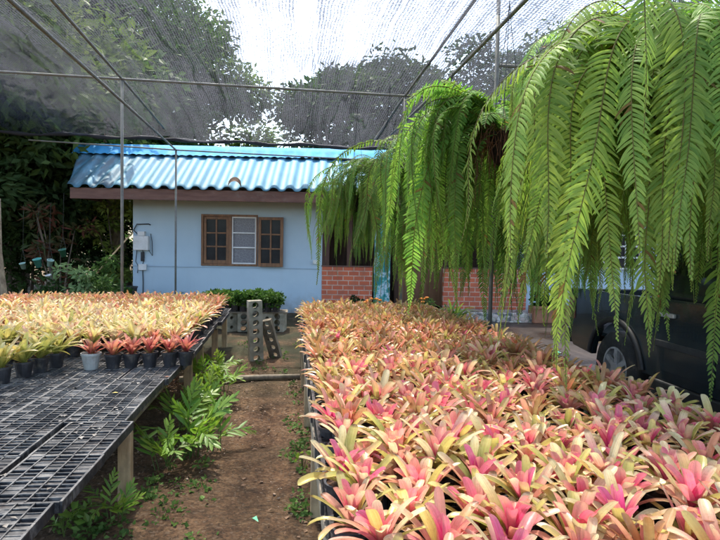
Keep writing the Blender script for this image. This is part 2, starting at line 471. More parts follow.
def lace_mat():
    m, nt, ns, ln = nodes_of('patterned_glass')
    v = coords(nt, False, (1, 1, 1))
    w = N(nt, 'ShaderNodeTexVoronoi', Scale=16.0, feature='DISTANCE_TO_EDGE')
    ln.new(v, w.inputs['Vector'])
    k = ramp(nt, w.outputs['Distance'], [(0.0, (0.20, 0.205, 0.23)), (0.05, (0.19, 0.20, 0.22)), (0.12, (0.12, 0.125, 0.15)), (0.4, (0.16, 0.165, 0.19))])
    b = N(nt, 'ShaderNodeBsdfPrincipled', Roughness=0.35)
    ln.new(k, b.inputs['Base Color'])
    o = N(nt, 'ShaderNodeOutputMaterial')
    ln.new(b.outputs[0], o.inputs['Surface'])
    return m


M['lace'] = lace_mat()


# ------------------------------------------------------------------ mesh helpers
class MB:
    def __init__(s):
        s.v, s.f, s.c, s.n = [], [], [], 0

    def add(s, verts, faces, col=None):
        verts = np.asarray(verts, dtype=float).reshape(-1, 3)
        s.v.append(verts)
        for f in faces:
            s.f.append(tuple(int(i) + s.n for i in f))
        c = np.ones((len(verts), 4))
        if col is not None:
            cc = np.asarray(col, dtype=float)
            c[:, :cc.shape[-1]] = cc
        s.c.append(c)
        s.n += len(verts)
        return s

    def box(s, c, size, rot=None, col=None):
        x, y, z = (size[0] / 2, size[1] / 2, size[2] / 2)
        vs = [Vector(p) for p in ((-x, -y, -z), (x, -y, -z), (x, y, -z), (-x, y, -z), (-x, -y, z), (x, -y, z), (x, y, z), (-x, y, z))]
        if rot is not None:
            vs = [rot @ p for p in vs]
        vs = [p + Vector(c) for p in vs]
        return s.add([tuple(p) for p in vs], [(0, 3, 2, 1), (4, 5, 6, 7), (0, 1, 5, 4), (1, 2, 6, 5), (2, 3, 7, 6), (3, 0, 4, 7)], col)

    def span(s, a, b, col=None):
        return s.box([(a[i] + b[i]) / 2 for i in range(3)], [abs(b[i] - a[i]) for i in range(3)], None, col)

    def tube(s, pts, rad, n=8, col=None, caps=True):
        pts = [Vector(p) for p in pts]
        if not hasattr(rad, '__len__'):
            rad = [rad] * len(pts)
        vs, ref = [], None
        for i, p in enumerate(pts):
            t = (pts[min(i + 1, len(pts) - 1)] - pts[max(i - 1, 0)]).normalized()
            if ref is None:
                ref = Vector((0, 0, 1)) if abs(t.z) < 0.9 else Vector((1, 0, 0))
            a = t.cross(ref).normalized()
            b = a.cross(t)
            ref = b
            for k in range(n):
                w = 2 * PI * k / n
                vs.append(tuple(p + (a * math.cos(w) + b * math.sin(w)) * rad[i]))
        fs = []
        for i in range(len(pts) - 1):
            for k in range(n):
                fs.append((i * n + k, i * n + (k + 1) % n, (i + 1) * n + (k + 1) % n, (i + 1) * n + k))
        if caps:
            fs.append(tuple(range(n - 1, -1, -1)))
            fs.append(tuple(range((len(pts) - 1) * n, len(pts) * n)))
        return s.add(vs, fs, col)

    def lathe(s, prof, n=20, c=(0, 0, 0), axis='Z', col=None, caps=True):
        vs, fs = [], []
        for r_, z in prof:
            for k in range(n):
                w = 2 * PI * k / n
                p = (r_ * math.cos(w), r_ * math.sin(w), z)
                if axis == 'X':
                    p = (p[2], p[0], p[1])
                if axis == 'Y':
                    p = (p[0], p[2], p[1])
                vs.append((p[0] + c[0], p[1] + c[1], p[2] + c[2]))
        for i in range(len(prof) - 1):
            for k in range(n):
                fs.append((i * n + k, i * n + (k + 1) % n, (i + 1) * n + (k + 1) % n, (i + 1) * n + k))
        if caps and prof[0][0] > 1e-4:
            fs.append(tuple(range(n - 1, -1, -1)))
        if caps and prof[-1][0] > 1e-4:
            fs.append(tuple(range((len(prof) - 1) * n, len(prof) * n)))
        return s.add(vs, fs, col)

    def prism(s, poly, y0, y1, col=None):
        """Polygon in x,z swept from y0 to y1."""
        n = len(poly)
        vs = [(p[0], y0, p[1]) for p in poly] + [(p[0], y1, p[1]) for p in poly]
        fs = [tuple(range(n)), tuple(range(2 * n - 1, n - 1, -1))]
        fs += [(i, n + i, n + (i + 1) % n, (i + 1) % n) for i in range(n)]
        return s.add(vs, fs, col)

    def mesh(s, name, mat, smooth=False):
        me = bpy.data.meshes.new(name)
        V = np.concatenate(s.v) if s.v else np.zeros((0, 3))
        me.from_pydata(V.tolist(), [], s.f)
        ca = me.color_attributes.new('Col', 'FLOAT_COLOR', 'POINT')
        ca.data.foreach_set('color', np.concatenate(s.c).astype(np.float32).ravel())
        me.materials.append(mat)
        if smooth:
            me.polygons.foreach_set('use_smooth', [True] * len(me.polygons))
        me.update()
        return me

    def build(s, name, mat, parent=None, smooth=False, bevel=0, loc=None, auto=None):
        return link(name, s.mesh(name, mat, smooth), parent, bevel, loc, auto)


def link(name, me, parent=None, bevel=0, loc=None, auto=None):
    o = bpy.data.objects.new(name, me)
    COL.objects.link(o)
    if parent:
        o.parent = parent
    if loc is not None:
        o.location = loc
    if bevel:
        b = o.modifiers.new('bevel', 'BEVEL')
        b.width = bevel
        b.segments = 2
        b.limit_method = 'ANGLE'
    return o


def tag(o, label, cat, group=None, kind=None):
    if label:
        o['label'] = label
    if cat:
        o['category'] = cat
    if group:
        o['group'] = group
    if kind:
        o['kind'] = kind
    return o


def empty(name, loc, rz=0.0, label=None, cat=None, group=None):
    o = bpy.data.objects.new(name, None)
    COL.objects.link(o)
    o.location = loc
    o.rotation_euler = (0, 0, rz)
    o.empty_display_size = 0.1
    return tag(o, label, cat, group)


def copy_tree(o, parent=None):
    c = o.copy()
    COL.objects.link(c)
    if parent is not None:
        c.parent = parent
    for ch in list(o.children):
        copy_tree(ch, c)
    return c


def struct(o):
    o['kind'] = 'structure'
    return o


def lerp(a, b, t):
    return [a[i] + (b[i] - a[i]) * t for i in range(3)]


# ------------------------------------------------------------------ world and light
SUN_EL, SUN_AZ = R(65), R(-14)
w = bpy.data.worlds.new('World')
scn.world = w
w.use_nodes = True
nt = w.node_tree
nt.nodes.clear()
sky = nt.nodes.new('ShaderNodeTexSky')
sky.sky_type = 'NISHITA'
sky.sun_disc = False
sky.sun_elevation = SUN_EL
sky.sun_rotation = SUN_AZ
sky.dust_density = 3.0
sky.air_density = 1.0
bg = nt.nodes.new('ShaderNodeBackground')
bg.inputs['Strength'].default_value = 0.15
wo = nt.nodes.new('ShaderNodeOutputWorld')
nt.links.new(sky.outputs[0], bg.inputs['Color'])
nt.links.new(bg.outputs[0], wo.inputs['Surface'])
sd = bpy.data.lights.new('sun', 'SUN')
sd.energy = 2.05
sd.angle = R(0.6)
sd.color = (1.0, 0.95, 0.86)
so = bpy.data.objects.new('sun', sd)
COL.objects.link(so)
sv = Vector((math.sin(SUN_AZ) * math.cos(SUN_EL), math.cos(SUN_AZ) * math.cos(SUN_EL), math.sin(SUN_EL)))
so.rotation_euler = (-sv).to_track_quat('-Z', 'Y').to_euler()
so.location = (0, 0, 20)
scn.view_settings.view_transform = 'Standard'
scn.view_settings.look = 'None'
scn.view_settings.gamma = 1
scn.view_settings.exposure = 2.5
scn.view_settings.use_curve_mapping = False
scn.render.engine = 'CYCLES'
scn.cycles.use_denoising = True
scn.cycles.max_bounces = 8
scn.cycles.diffuse_bounces = 4
scn.cycles.transmission_bounces = 6
scn.cycles.transparent_max_bounces = 24
scn.cycles.caustics_reflective = False
scn.cycles.caustics_refractive = False
scn.cycles.sample_clamp_indirect = 6

# ------------------------------------------------------------------ ground
xs = np.concatenate([np.linspace(-200, -6, 20)[:-1], np.linspace(-6, 6, 150), np.linspace(6, 200, 20)[1:]])
ys = np.concatenate([np.linspace(-40, 0, 8)[:-1], np.linspace(0, 14, 180), np.linspace(14, 400, 24)[1:]])
rng = np.random.default_rng(3)
ph = rng.uniform(0, 6.28, (40, 2))
fr = rng.uniform(2, 16, 40)
an = rng.uniform(0, 6.28, 40)
X, Y = np.meshgrid(xs, ys)
Z = np.zeros_like(X)
for k in range(40):
    Z += np.sin((X * np.cos(an[k]) + Y * np.sin(an[k])) * fr[k] + ph[k, 0]) * 0.02 / fr[k]
Z *= (np.abs(X) < 5.9) & (Y > 0.05) & (Y < 13.9)
nx, ny = len(xs), len(ys)
gv = np.stack([X, Y, Z], -1).reshape(-1, 3)
gf = [(j * nx + i, j * nx + i + 1, (j + 1) * nx + i + 1, (j + 1) * nx + i) for j in range(ny - 1) for i in range(nx - 1)]
mb = MB()
mb.add(gv, gf)
struct(mb.build('ground', M['ground'], smooth=True))
mb = MB()
mb.span((2.25, 3.0, -0.1), (16, 11.9, 0.035))
struct(mb.build('concrete_yard', M['wet'], bevel=0.01))

# pebbles and litter on the earth
mb = MB()
rr = random.Random(5)
for k in range(2600):
    x, y = rr.uniform(-2.2, 0.4), rr.uniform(1.6, 7.2) ** 1
    s = rr.choice([0.003, 0.004, 0.005, 0.008])
    mb.box((x, y, s * 0.4), (s * rr.uniform(1, 2), s * rr.uniform(1, 2), s), Matrix.Rotation(rr.uniform(0, 6), 3, 'Z') @ Matrix.Rotation(rr.uniform(-.5, .5), 3, 'X'))
o = mb.build('pebbles', surf('pebble', [(0.3, (0.12, 0.08, 0.05)), (0.5, (0.26, 0.18, 0.12)), (0.75, (0.42, 0.35, 0.27))], 9, 0.9, bump=0, world=True))
tag(o, None, None, None, 'stuff')
mb = MB()
for k in range(900):
    x, y = rr.uniform(-2.6, 0.3), rr.uniform(2.0, 7.0)
    if -0.75 < x < -0.05 and rr.random() < 0.55:
        continue
    a = rr.uniform(0, 6.28)
    L, W = rr.uniform(0.02, 0.06), rr.uniform(0.006, 0.016)
    c, s = math.cos(a), math.sin(a)
    vs = [(x, y, 0.012), (x + c * L / 2 - s * W, y + s * L / 2 + c * W, rr.uniform(.012, .025)), (x + c * L, y + s * L, 0.014), (x + c * L / 2 + s * W, y + s * L / 2 - c * W, rr.uniform(.012, .03))]
    mb.add(vs, [(0, 1, 2, 3)])
tag(mb.build('leaf_litter', M['deadleaf']), None, None, None, 'stuff')


# ------------------------------------------------------------------ leaves: blades, fronds, crowns
def blade(mb, base, az, e0, e1, L, W, colf, nseg=11, nac=5, chan=0.3, tipw=0.2, roll=0.0, curl=1.0):
    """One strap leaf: leaves its base at elevation e0 and arches to e1; channelled; round tip with a small point."""
    ca, sa = math.cos(az), math.sin(az)
    rp, zp, th = 0.0, 0.0, e0
    vs, cs = [], []
    tprev = 0.0
    ts = [i / (nseg - 4) * (1 - tipw) for i in range(nseg - 3)] + [1 - tipw + tipw * q for q in (0.4, 0.7, 0.9, 1.0)]
    for i, t in enumerate(ts):
        if i:
            th = e0 + (e1 - e0) * (t ** 1.5)
            rp += math.cos(th) * L * (t - tprev)
            zp += math.sin(th) * L * (t - tprev)
        tprev = t
        if t < 0.25:
            wd = W * (1.0 - 0.14 * t / 0.25)
        elif t < 1 - tipw:
            wd = W * (0.86 + 0.14 * math.sin((t - 0.25) / (0.75 - tipw) * PI * 0.75))
        else:
            wd = W * 0.958 * math.sqrt(max(0.004, 1 - ((t - 1 + tipw) / tipw) ** (2 if tipw < 0.3 else 1.5)))
        for k in range(nac):
            s = (k / (nac - 1)) * 2 - 1
            lat = s * wd / 2
            h = chan * wd * s * s * (1 - 0.4 * t) + roll * lat
            r_ = rp - math.sin(th) * h
            z_ = zp + math.cos(th) * h
            vs.append((base[0] + ca * r_ - sa * lat, base[1] + sa * r_ + ca * lat, base[2] + z_))
            cs.append(list(colf(t, s)) + [s * 0.5 + 0.5])
    fs = [(i * nac + k, i * nac + k + 1, (i + 1) * nac + k + 1, (i + 1) * nac + k) for i in range(nseg) for k in range(nac - 1)]
    mb.add(vs, fs, cs)


def rosette(seed, pal, heart, n_out=11, n_in=6, L=0.21, W=0.036, narrow=False, up_=(30, 38, -42, 62)):
    """Two meshes: the outer strap leaves and the coloured heart."""
    r_ = random.Random(seed)
    a, b = MB(), MB()
    gold = 2.39996
    for i in range(n_out):
        f = i / n_out
        az = i * gold + r_.uniform(-0.25, 0.25)
        e0 = R(up_[0] + up_[1] * f + r_.uniform(-9, 9))
        e1 = R(up_[2] + up_[3] * f + r_.uniform(-20, 18))
        c0, c1, c2 = r_.choice(pal)
        j = r_.uniform(0.85, 1.1)

        tip = r_.random() < 0.35

        def colf(t, s, c0=c0, c1=c1, c2=c2, j=j, tip=tip):
            c = lerp(c0, c1, min(1, t * 2)) if t < 0.5 else lerp(c1, c2, (t - 0.5) * 2)
            if tip and t > 0.94:
                c = lerp(c, (0.22, 0.11, 0.05), 0.8)
            return [x * j * (1 - 0.18 * s * s) for x in c]
        blade(a, (0.012 * math.cos(az), 0.012 * math.sin(az), 0.0), az, e0, e1, L * r_.uniform(0.82, 1.12), W * r_.uniform(0.85, 1.12), colf, tipw=0.4 if narrow else 0.15, roll=r_.uniform(-0.2, 0.2))
    for i in range(n_in):
        f = i / n_in
        az = (n_out + i) * gold + r_.uniform(-0.3, 0.3)
        e0 = R(66 + 14 * f + r_.uniform(-5, 5))
        e1 = R(40 + 30 * f + r_.uniform(-18, 12))
        c0, c1, c2 = r_.choice(heart)
        j = r_.uniform(0.88, 1.1)

        def colf(t, s, c0=c0, c1=c1, c2=c2, j=j):
            c = lerp(c0, c1, min(1, t * 2)) if t < 0.5 else lerp(c1, c2, (t - 0.5) * 2)
            return [x * j for x in c]
        blade(b, (0.006 * math.cos(az), 0.006 * math.sin(az), 0.012), az, e0, e1, L * r_.uniform(0.55, 0.8), W * r_.uniform(0.9, 1.15), colf, tipw=0.4 if narrow else 0.16, chan=0.62)
    return a.mesh('outer_leaves', M['brom'], True), b.mesh('heart_leaves', M['brom'], True)


GRN, LIM, YEL, CRM = (0.25, 0.31, 0.06), (0.44, 0.47, 0.11), (0.74, 0.62, 0.19), (0.87, 0.77, 0.45)
COR, SAL, PNK, MAG = (0.72, 0.23, 0.15), (0.86, 0.42, 0.30), (0.84, 0.23, 0.30), (0.74, 0.06, 0.22)
ORG, RUS, RED, TAN = (0.52, 0.25, 0.10), (0.30, 0.13, 0.06), (0.42, 0.065, 0.07), (0.50, 0.32, 0.14)
PAL_PINK = [(LIM, YEL, CRM), (SAL, CRM, CRM), (COR, SAL, YEL), (PNK, SAL, CRM), (YEL, CRM, YEL), (COR, SAL, SAL), (GRN, LIM, YEL), (LIM, YEL, YEL), (COR, SAL, CRM), (LIM, YEL, SAL), (PNK, PNK, SAL), (PNK, SAL, CRM), (SAL, PNK, CRM)]
HEART_PINK = [(MAG, PNK, SAL), (MAG, MAG, PNK), (MAG, PNK, CRM), (MAG, PNK, PNK), (MAG, MAG, SAL)]
PAL_RUST = [(RUS, COR, TAN), (COR, TAN, YEL), (LIM, TAN, ORG), (RUS, TAN, COR), (COR, SAL, TAN), (RUS, COR, SAL), (GRN, TAN, SAL), (GRN, LIM, TAN), (LIM, YEL, TAN)]
HEART_RUST = [(COR, ORG, TAN), (PNK, COR, SAL), (RUS, COR, ORG)]
PAL_YEL = [(LIM, YEL, CRM), (LIM, CRM, CRM), (GRN, LIM, YEL), (YEL, CRM, SAL), (SAL, CRM, CRM), (TAN, SAL, CRM), (COR, SAL, CRM), (TAN, YEL, CRM)]
HEART_YEL = [(YEL, CRM, YEL), (ORG, SAL, CRM), (LIM, YEL, CRM)]
PAL_LIME = [(GRN, LIM, LIM), (LIM, LIM, YEL), (GRN, LIM, YEL), (LIM, YEL, CRM)]
HEART_LIME = [(LIM, YEL, YEL), (GRN, LIM, CRM), (COR, YEL, LIM)]
PAL_RED = [(RED, COR, SAL), (RED, COR, TAN), (RUS, RED, SAL), (GRN, COR, SAL)]
HEART_RED = [(RED, COR, PNK), (RED, RED, SAL)]


def pot_mesh(name, mat, h=0.115, r0=0.046, r1=0.064):
    p = MB()
    p.lathe([(r0, 0), (r1 * 0.97, h * 0.86), (r1 + 0.004, h * 0.87), (r1 + 0.004, h), (r1 - 0.004, h), (r1 - 0.006, h - 0.018), (0.0, h - 0.014)], 20)
    return p.mesh(name, mat, False)


def soil_mesh(r_=0.058):
    p = MB()
    rs = random.Random(2)
    n = 16
    vs = [(0, 0, 0.006)] + [(r_ * math.cos(2 * PI * k / n) * q, r_ * math.sin(2 * PI * k / n) * q, rs.uniform(-.003, .008)) for q in (0.55, 1.0) for k in range(n)]
    fs = [(0, 1 + k, 1 + (k + 1) % n) for k in range(n)] + [(1 + k, 1 + n + k, 1 + n + (k + 1) % n, 1 + (k + 1) % n) for k in range(n)]
    p.add(vs, fs)
    return p.mesh('soil', M['soil'], True)


POT_B = pot_mesh('pot', M['pot_black'])
POT_G = pot_mesh('pot', M['pot_grey'], 0.125, 0.05, 0.072)
SOIL = soil_mesh()


def proto_set(seeds, **kw):
    return [rosette(s, **kw) for s in seeds]


P_PINK = proto_set(range(10, 24), pal=PAL_PINK, heart=HEART_PINK, n_out=14, n_in=7, L=0.172, W=0.031, up_=(40, 34, -22, 66))
P_RUST = proto_set(range(30, 40), pal=PAL_RUST, heart=HEART_RUST, n_out=16, n_in=7, L=0.172, W=0.0265, up_=(40, 34, -22, 66))
P_YEL = proto_set(range(50, 57), pal=PAL_YEL, heart=HEART_YEL, n_out=14, n_in=6, L=0.215, W=0.035, narrow=True, up_=(44, 32, -12, 60))
P_LIME = proto_set(range(70, 75), pal=PAL_LIME, heart=HEART_LIME, n_out=14, n_in=5, L=0.25, W=0.048, narrow=True, up_=(40, 36, -15, 60))
P_RED = proto_set(range(90, 95), pal=PAL_RED, heart=HEART_RED, n_out=11, n_in=6, L=0.15, W=0.028, narrow=True, up_=(44, 30, 0, 55))


def plant(name, protos, pot, base, seed, label, cat, group, sc=1.0, ph=0.115, withpot=True, tilt=0.12):
    r_ = random.Random(seed)
    t = empty(name, base, r_.uniform(0, 6.28), label, cat, group)
    t.rotation_euler.x, t.rotation_euler.y = r_.uniform(-.035, .035), r_.uniform(-.035, .035)
    a, b = r_.choice(protos)
    if withpot:
        link('pot', pot, t)
        so_ = link('soil', SOIL, t, loc=(0, 0, ph - 0.012))
    for nm, me in (('outer_leaves', a), ('heart_leaves', b)):
        q = link(nm, me, t, loc=(0, 0, ph - 0.012))
        q.scale = (sc, sc, sc * r_.uniform(0.92, 1.1))
        q.rotation_euler = (r_.uniform(-tilt, tilt), r_.uniform(-tilt, tilt), 0)
    return t


# ------------------------------------------------------------------ right bench with its carpet of pink bromeliads
RB = dict(x0=0.10, x1=1.80, y0=0.95, y1=7.45, z=0.62)
b = empty('plant_bench', (0.88, 4.2, 0), 0, 'wooden bench under the pink bromeliads, its legs along the earth aisle', 'bench')


def wpart(name, a, c, mat, parent, bevel=0.006):
    m_ = MB()
    off = parent.location
    m_.span([a[i] - off[i] for i in range(3)], [c[i] - off[i] for i in range(3)])
    return m_.build(name, mat, parent, bevel=bevel)


for y in (1.55, 3.3, 4.95, 6.35, 7.35):
    for x in (0.13, 1.86):
        wpart('leg', (x, y - 0.04, 0), (x + 0.075, y + 0.04, 0.50), M['wood'] if y > 3 else M['greywood'], b)
for x in (0.125, 1.86):
    wpart('side_rail', (x, 0.85, 0.503), (x + 0.06, 7.5, 0.575), M['greywood'], b)
m_ = MB()
for k in range(28):
    y = 0.95 + k * 0.24
    m_.span((0.125 - 0.88, y - 4.2, 0.577), (1.94 - 0.88, y + 0.07 - 4.2, 0.597))
m_.build('deck_slats', M['greywood'], b)


def crate_mesh():
    m_ = MB()
    W, D, H = 0.455, 0.515, 0.085
    m_.span((-W / 2, -D / 2, 0), (W / 2, D / 2, 0.006))
    for s in (-1, 1):
        m_.span((s * W / 2 - 0.003 * (s > 0) * 2, -D / 2, 0.006), (s * W / 2 + 0.003 * (s < 0) * 2, D / 2, 0.018))
        m_.span((-W / 2 + .007, s * D / 2 - 0.006 * (s > 0), 0.006), (W / 2 - .007, s * D / 2 + 0.006 * (s < 0), 0.018))
        # rim rail
        m_.span((s * (W / 2 - 0.008) - 0.008, -D / 2, H - 0.012), (s * (W / 2 - 0.008) + 0.008, D / 2, H))
        m_.span((-W / 2 + .017, s * (D / 2 - 0.008) - 0.008, H - 0.012), (W / 2 - .017, s * (D / 2 - 0.008) + 0.008, H))
        for k in range(11):
            q = -D / 2 + 0.02 + k * (D - 0.04) / 10
            m_.span((s * (W / 2 - 0.004) - 0.003, q - 0.006, 0.019), (s * (W / 2 - 0.004) + 0.003, q + 0.006, H - 0.013))
            m_.span((q - 0.006, s * (D / 2 - 0.004) - 0.003, 0.019), (q + 0.006, s * (D / 2 - 0.004) + 0.003, H - 0.013))
            m_.span((s * (W / 2 - 0.03) - 0.014, q - 0.002, H - 0.008), (s * (W / 2 - 0.03) + 0.014, q + 0.002, H - 0.002))
    return m_.mesh('tray', M['black'])


CR = crate_mesh()
for j in range(13):
    for i in range(4):
        t = link('plastic_crate', CR)
        t.location = (0.13 + 0.228 + i * 0.461, 0.95 + 0.26 + j * 0.522, 0.5985)
        edge = i == 0
        tag(t, 'black slatted plastic crate along the aisle edge of the pink bromeliad bench' if edge else 'black slatted plastic crate hidden under the leaves of the pink bromeliad bench', 'crate', 'crates at the aisle edge of the pink bench' if edge else 'crates under the pink bromeliads')

rr = random.Random(11)
NX, NYR = 11, 38
special = {(0, 3): 'bromeliad with long cream outer leaves reaching over the aisle beside the crate',
           (1, 4): 'bromeliad with an upright magenta heart, second in from the aisle at the front',
           (4, 4): 'bromeliad with a magenta heart in the front row, nearest the middle of the bench',
           (6, 4): 'bromeliad with a glossy pink heart in the front row, towards the truck side'}
far = MB()
made = 0


def join_into(mb, me, mat4):
    n = len(me.vertices)
    co = np.empty(n * 3, np.float32)
    me.vertices.foreach_get('co', co)
    co = co.reshape(-1, 3) @ np.array(mat4.to_3x3()).T + np.array(mat4.translation)
    cl = np.empty(n * 4, np.float32)
    me.color_attributes['Col'].data.foreach_get('color', cl)
    mb.add(co, [tuple(p.vertices) for p in me.polygons], cl.reshape(-1, 4) * np.array([*(np.ones(3) * rr.uniform(0.8, 1.12)), 1]))


for j in range(NYR):
    y0_ = 1.02 + j * 0.166
    dx = ((1.93 - (y0_ - 1.0) * 0.052) - 0.215) / (NX - 1)
    for i in range(NX):
        y = y0_ + rr.uniform(-0.04, 0.04)
        x = 0.215 + (i + (0.35 if j % 2 and i < NX - 1 else 0.0)) * dx + rr.uniform(-0.03, 0.03)
        f = (y - 1.0) / 6.3
        rust = rr.random() < (0.03 if f < 0.16 else 0.12 + (f - 0.16) * 1.6)
        edge = i == 0
        sc = rr.uniform(0.84, 1.16)
        if made >= 300:
            for me in rr.choice(P_RUST if rust else P_PINK):
                join_into(far, me, Matrix.Translation((x, y, 0.71)) @ Matrix.Rotation(rr.uniform(-.2, .2), 4, 'X') @ Matrix.Rotation(rr.uniform(-.2, .2), 4, 'Y') @ Matrix.Rotation(rr.uniform(0, 6.28), 4, 'Z') @ Matrix.Diagonal((sc, sc, sc * rr.uniform(0.9, 1.15), 1)))
            continue
        made += 1
        if (i, j) in special:
            lb, gr = special[(i, j)], 'pink bromeliads of the near rows'
            pr = P_PINK
        elif edge:
            lb, gr = 'pink and cream bromeliad in the outermost row leaning over the earth aisle', 'bromeliads lining the aisle'
            pr = P_PINK if not rust else P_RUST
        elif rust:
            lb, gr = 'rusty orange bromeliad among the close rows of the long bench towards the brick wall', 'rusty bromeliads of the long bench'
            pr = P_RUST
        else:
            lb, gr = 'cream and coral bromeliad with a pink heart inside the packed long bench', 'pink bromeliads of the long bench'
            pr = P_PINK
        plant('bromeliad', pr, POT_B, (x, y, 0.606), rr.random(), lb, 'bromeliad', gr, sc, ph=0.115 + rr.uniform(-.02, .03), withpot=(j < 10 or edge), tilt=0.22)
tag(far.build('far_bromeliads', M['brom'], None, True), 'rusty far rows of bromeliads at the brick wall end of the long bench', None, None, 'stuff')

# ------------------------------------------------------------------ left bench: plug trays and potted yellow bromeliads
LX1, LY1, LZ = -0.90, 8.9, 0.55
b = empty('plant_bench', (-2.3, 5.0, 0), 0, 'wooden bench carrying the black plug trays and yellow potted bromeliads', 'bench')
for y in (atz(134, 505, 0).y, atz(194, 357, 0.46).y, 6.35, 7.6, 8.7):
    wpart('leg', (LX1 - 0.075, y - 0.035, 0), (LX1 - 0.003, y + 0.035, 0.435), M['wood'], b)
    wpart('leg', (-3.75, y - 0.045, 0), (-3.66, y + 0.045, 0.435), M['greywood'], b)
wpart('leg', (LX1 - 0.10, 1.2, 0), (LX1 - 0.005, 1.29, 0.435), M['wood'], b)
for x in (LX1 - 0.09, -2.3, -3.74):
    wpart('side_rail', (x, 1.0, 0.437), (x + 0.06, LY1, 0.477), M['greywood'], b)
m_ = MB()
for k in range(24):
    y = 1.1 + k * 0.335
    m_.span((-3.8 + 2.3, y - 5.0, 0.479), (LX1 + 0.0 + 2.3, y + 0.06 - 5.0, 0.502))
m_.build('deck_slats', M['greywood'], b)


def plug_tray(seed):
    r_ = random.Random(seed)
    m_ = MB()
    W, D, H = 0.325, 0.505, 0.046
    nx_, ny_ = 5, 12
    for i in range(nx_ + 1):
        x = -W / 2 + i * W / nx_
        th = 0.0028 if 0 < i < nx_ else 0.005
        m_.span((x - th, -D / 2, 0), (x + th, D / 2, H))
    for j in range(ny_ + 1):
        y = -D / 2 + j * D / ny_
        th = 0.0026 if 0 < j < ny_ else 0.005
        for i in range(nx_):
            xa, xb = -W / 2 + i * W / nx_ + 0.0051, -W / 2 + (i + 1) * W / nx_ - 0.0051
            m_.span((xa, y - th, 0.001), (xb, y + th, H - 0.0012))
    for i in range(nx_):
        for j in range(ny_):
            xa, xb = -W / 2 + i * W / nx_ + 0.003, -W / 2 + (i + 1) * W / nx_ - 0.003
            ya, yb = -D / 2 + j * D / ny_ + 0.003, -D / 2 + (j + 1) * D / ny_ - 0.003
            z = r_.choice([0.018, 0.028, 0.033, 0.036, 0.038, 0.040, 0.0415])
            m_.add([(xa, ya, z), (xb, ya, z + r_.uniform(-.003, .003)), (xb, yb, z), (xa, yb, z)], [(0, 1, 2, 3)])
    return m_


def tray_mat():
    m, nt, ns, ln = nodes_of('dusty_plug_tray')
    v = coords(nt, True)
    c = ramp(nt, noise(nt, v, 30, 5), [(0.3, (0.010, 0.010, 0.011)), (0.7, (0.035, 0.035, 0.036))])
    big = noise(nt, coords(nt, True, (1, 2.2, 1)), 3.2, 6, 0.7, 0.6)
    fine = noise(nt, coords(nt, True, (1, 3, 1)), 22, 5, 0.7)
    k = math_n(nt, 'ADD', math_n(nt, 'MULTIPLY', big, 0.6), math_n(nt, 'MULTIPLY', fine, 0.5))
    c = mixc(nt, ramp(nt, k, [(0.56, (0, 0, 0)), (0.68, (0.85, 0.85, 0.85))]), c, (0.20, 0.19, 0.17))
    c = mixc(nt, ramp(nt, noise(nt, v, 7, 5, 0.7), [(0.55, (0, 0, 0)), (0.75, (0.5, 0.5, 0.5))]), c, (0.10, 0.06, 0.04))
    gz = N(nt, 'ShaderNodeSeparateXYZ')
    ln.new(v, gz.inputs[0])
    topm = mixc(nt, 1.0, ramp(nt, math_n(nt, 'MULTIPLY', math_n(nt, 'SUBTRACT', gz.outputs['Z'], LZ - 0.008), 100.0), [(0.2, (0, 0, 0)), (0.5, (1, 1, 1))]), ramp(nt, noise(nt, v, 5, 6, 0.7, 0.5), [(0.40, (0.10, 0.10, 0.10)), (0.60, (0.75, 0.75, 0.75))]), 'MULTIPLY')
    c = mixc(nt, topm, c, (0.22, 0.215, 0.20))
    b_ = N(nt, 'ShaderNodeBsdfPrincipled')
    ln.new(c, b_.inputs['Base Color'])
    ln.new(ramp(nt, fine, [(0.3, (0.42, 0.42, 0.42)), (0.7, (0.85, 0.85, 0.85))]), b_.inputs['Roughness'])
    b_.inputs['Specular IOR Level'].default_value = 0.3
    o_ = N(nt, 'ShaderNodeOutputMaterial')
    ln.new(b_.outputs[0], o_.inputs['Surface'])
    return m


M['tray'] = tray_mat()
TR = [plug_tray(s).mesh('plug_tray', M['tray']) for s in (1, 2, 3, 4)]
def noise_like(x, y):
    return math.sin(x * 3.1 + 1.3 * math.sin(y * 2.2)) * math.cos(y * 2.7 + math.sin(x * 4.0)) + 0.35 * math.sin(x * 9 + y * 7)


rr = random.Random(21)
for j in range(-1, 15):
    for i in range(9):
        y = 1.55 + j * 0.512
        x = LX1 - 0.155 - i * 0.332
        if not in_view((x, y, LZ), 90) or (y > 6.3 and i > 0):
            continue
        t = link('plug_tray', rr.choice(TR))
        t.location = (x + (rr.uniform(-0.015, 0.05) if i == 0 else 0), y, LZ - 0.047 + rr.uniform(0, 0.003))
        t.rotation_euler = (0, rr.uniform(-.01, .01), rr.uniform(-0.012, 0.012))
        if i == 0:
            tag(t, 'black plug tray in the outer line of the bench, overhanging the aisle', 'plug tray', 'plug trays along the bench edge')
        else:
            tag(t, 'dusty black plug tray in the inner lines of the bench with potted bromeliads', 'plug tray', 'plug trays laid over the bench')

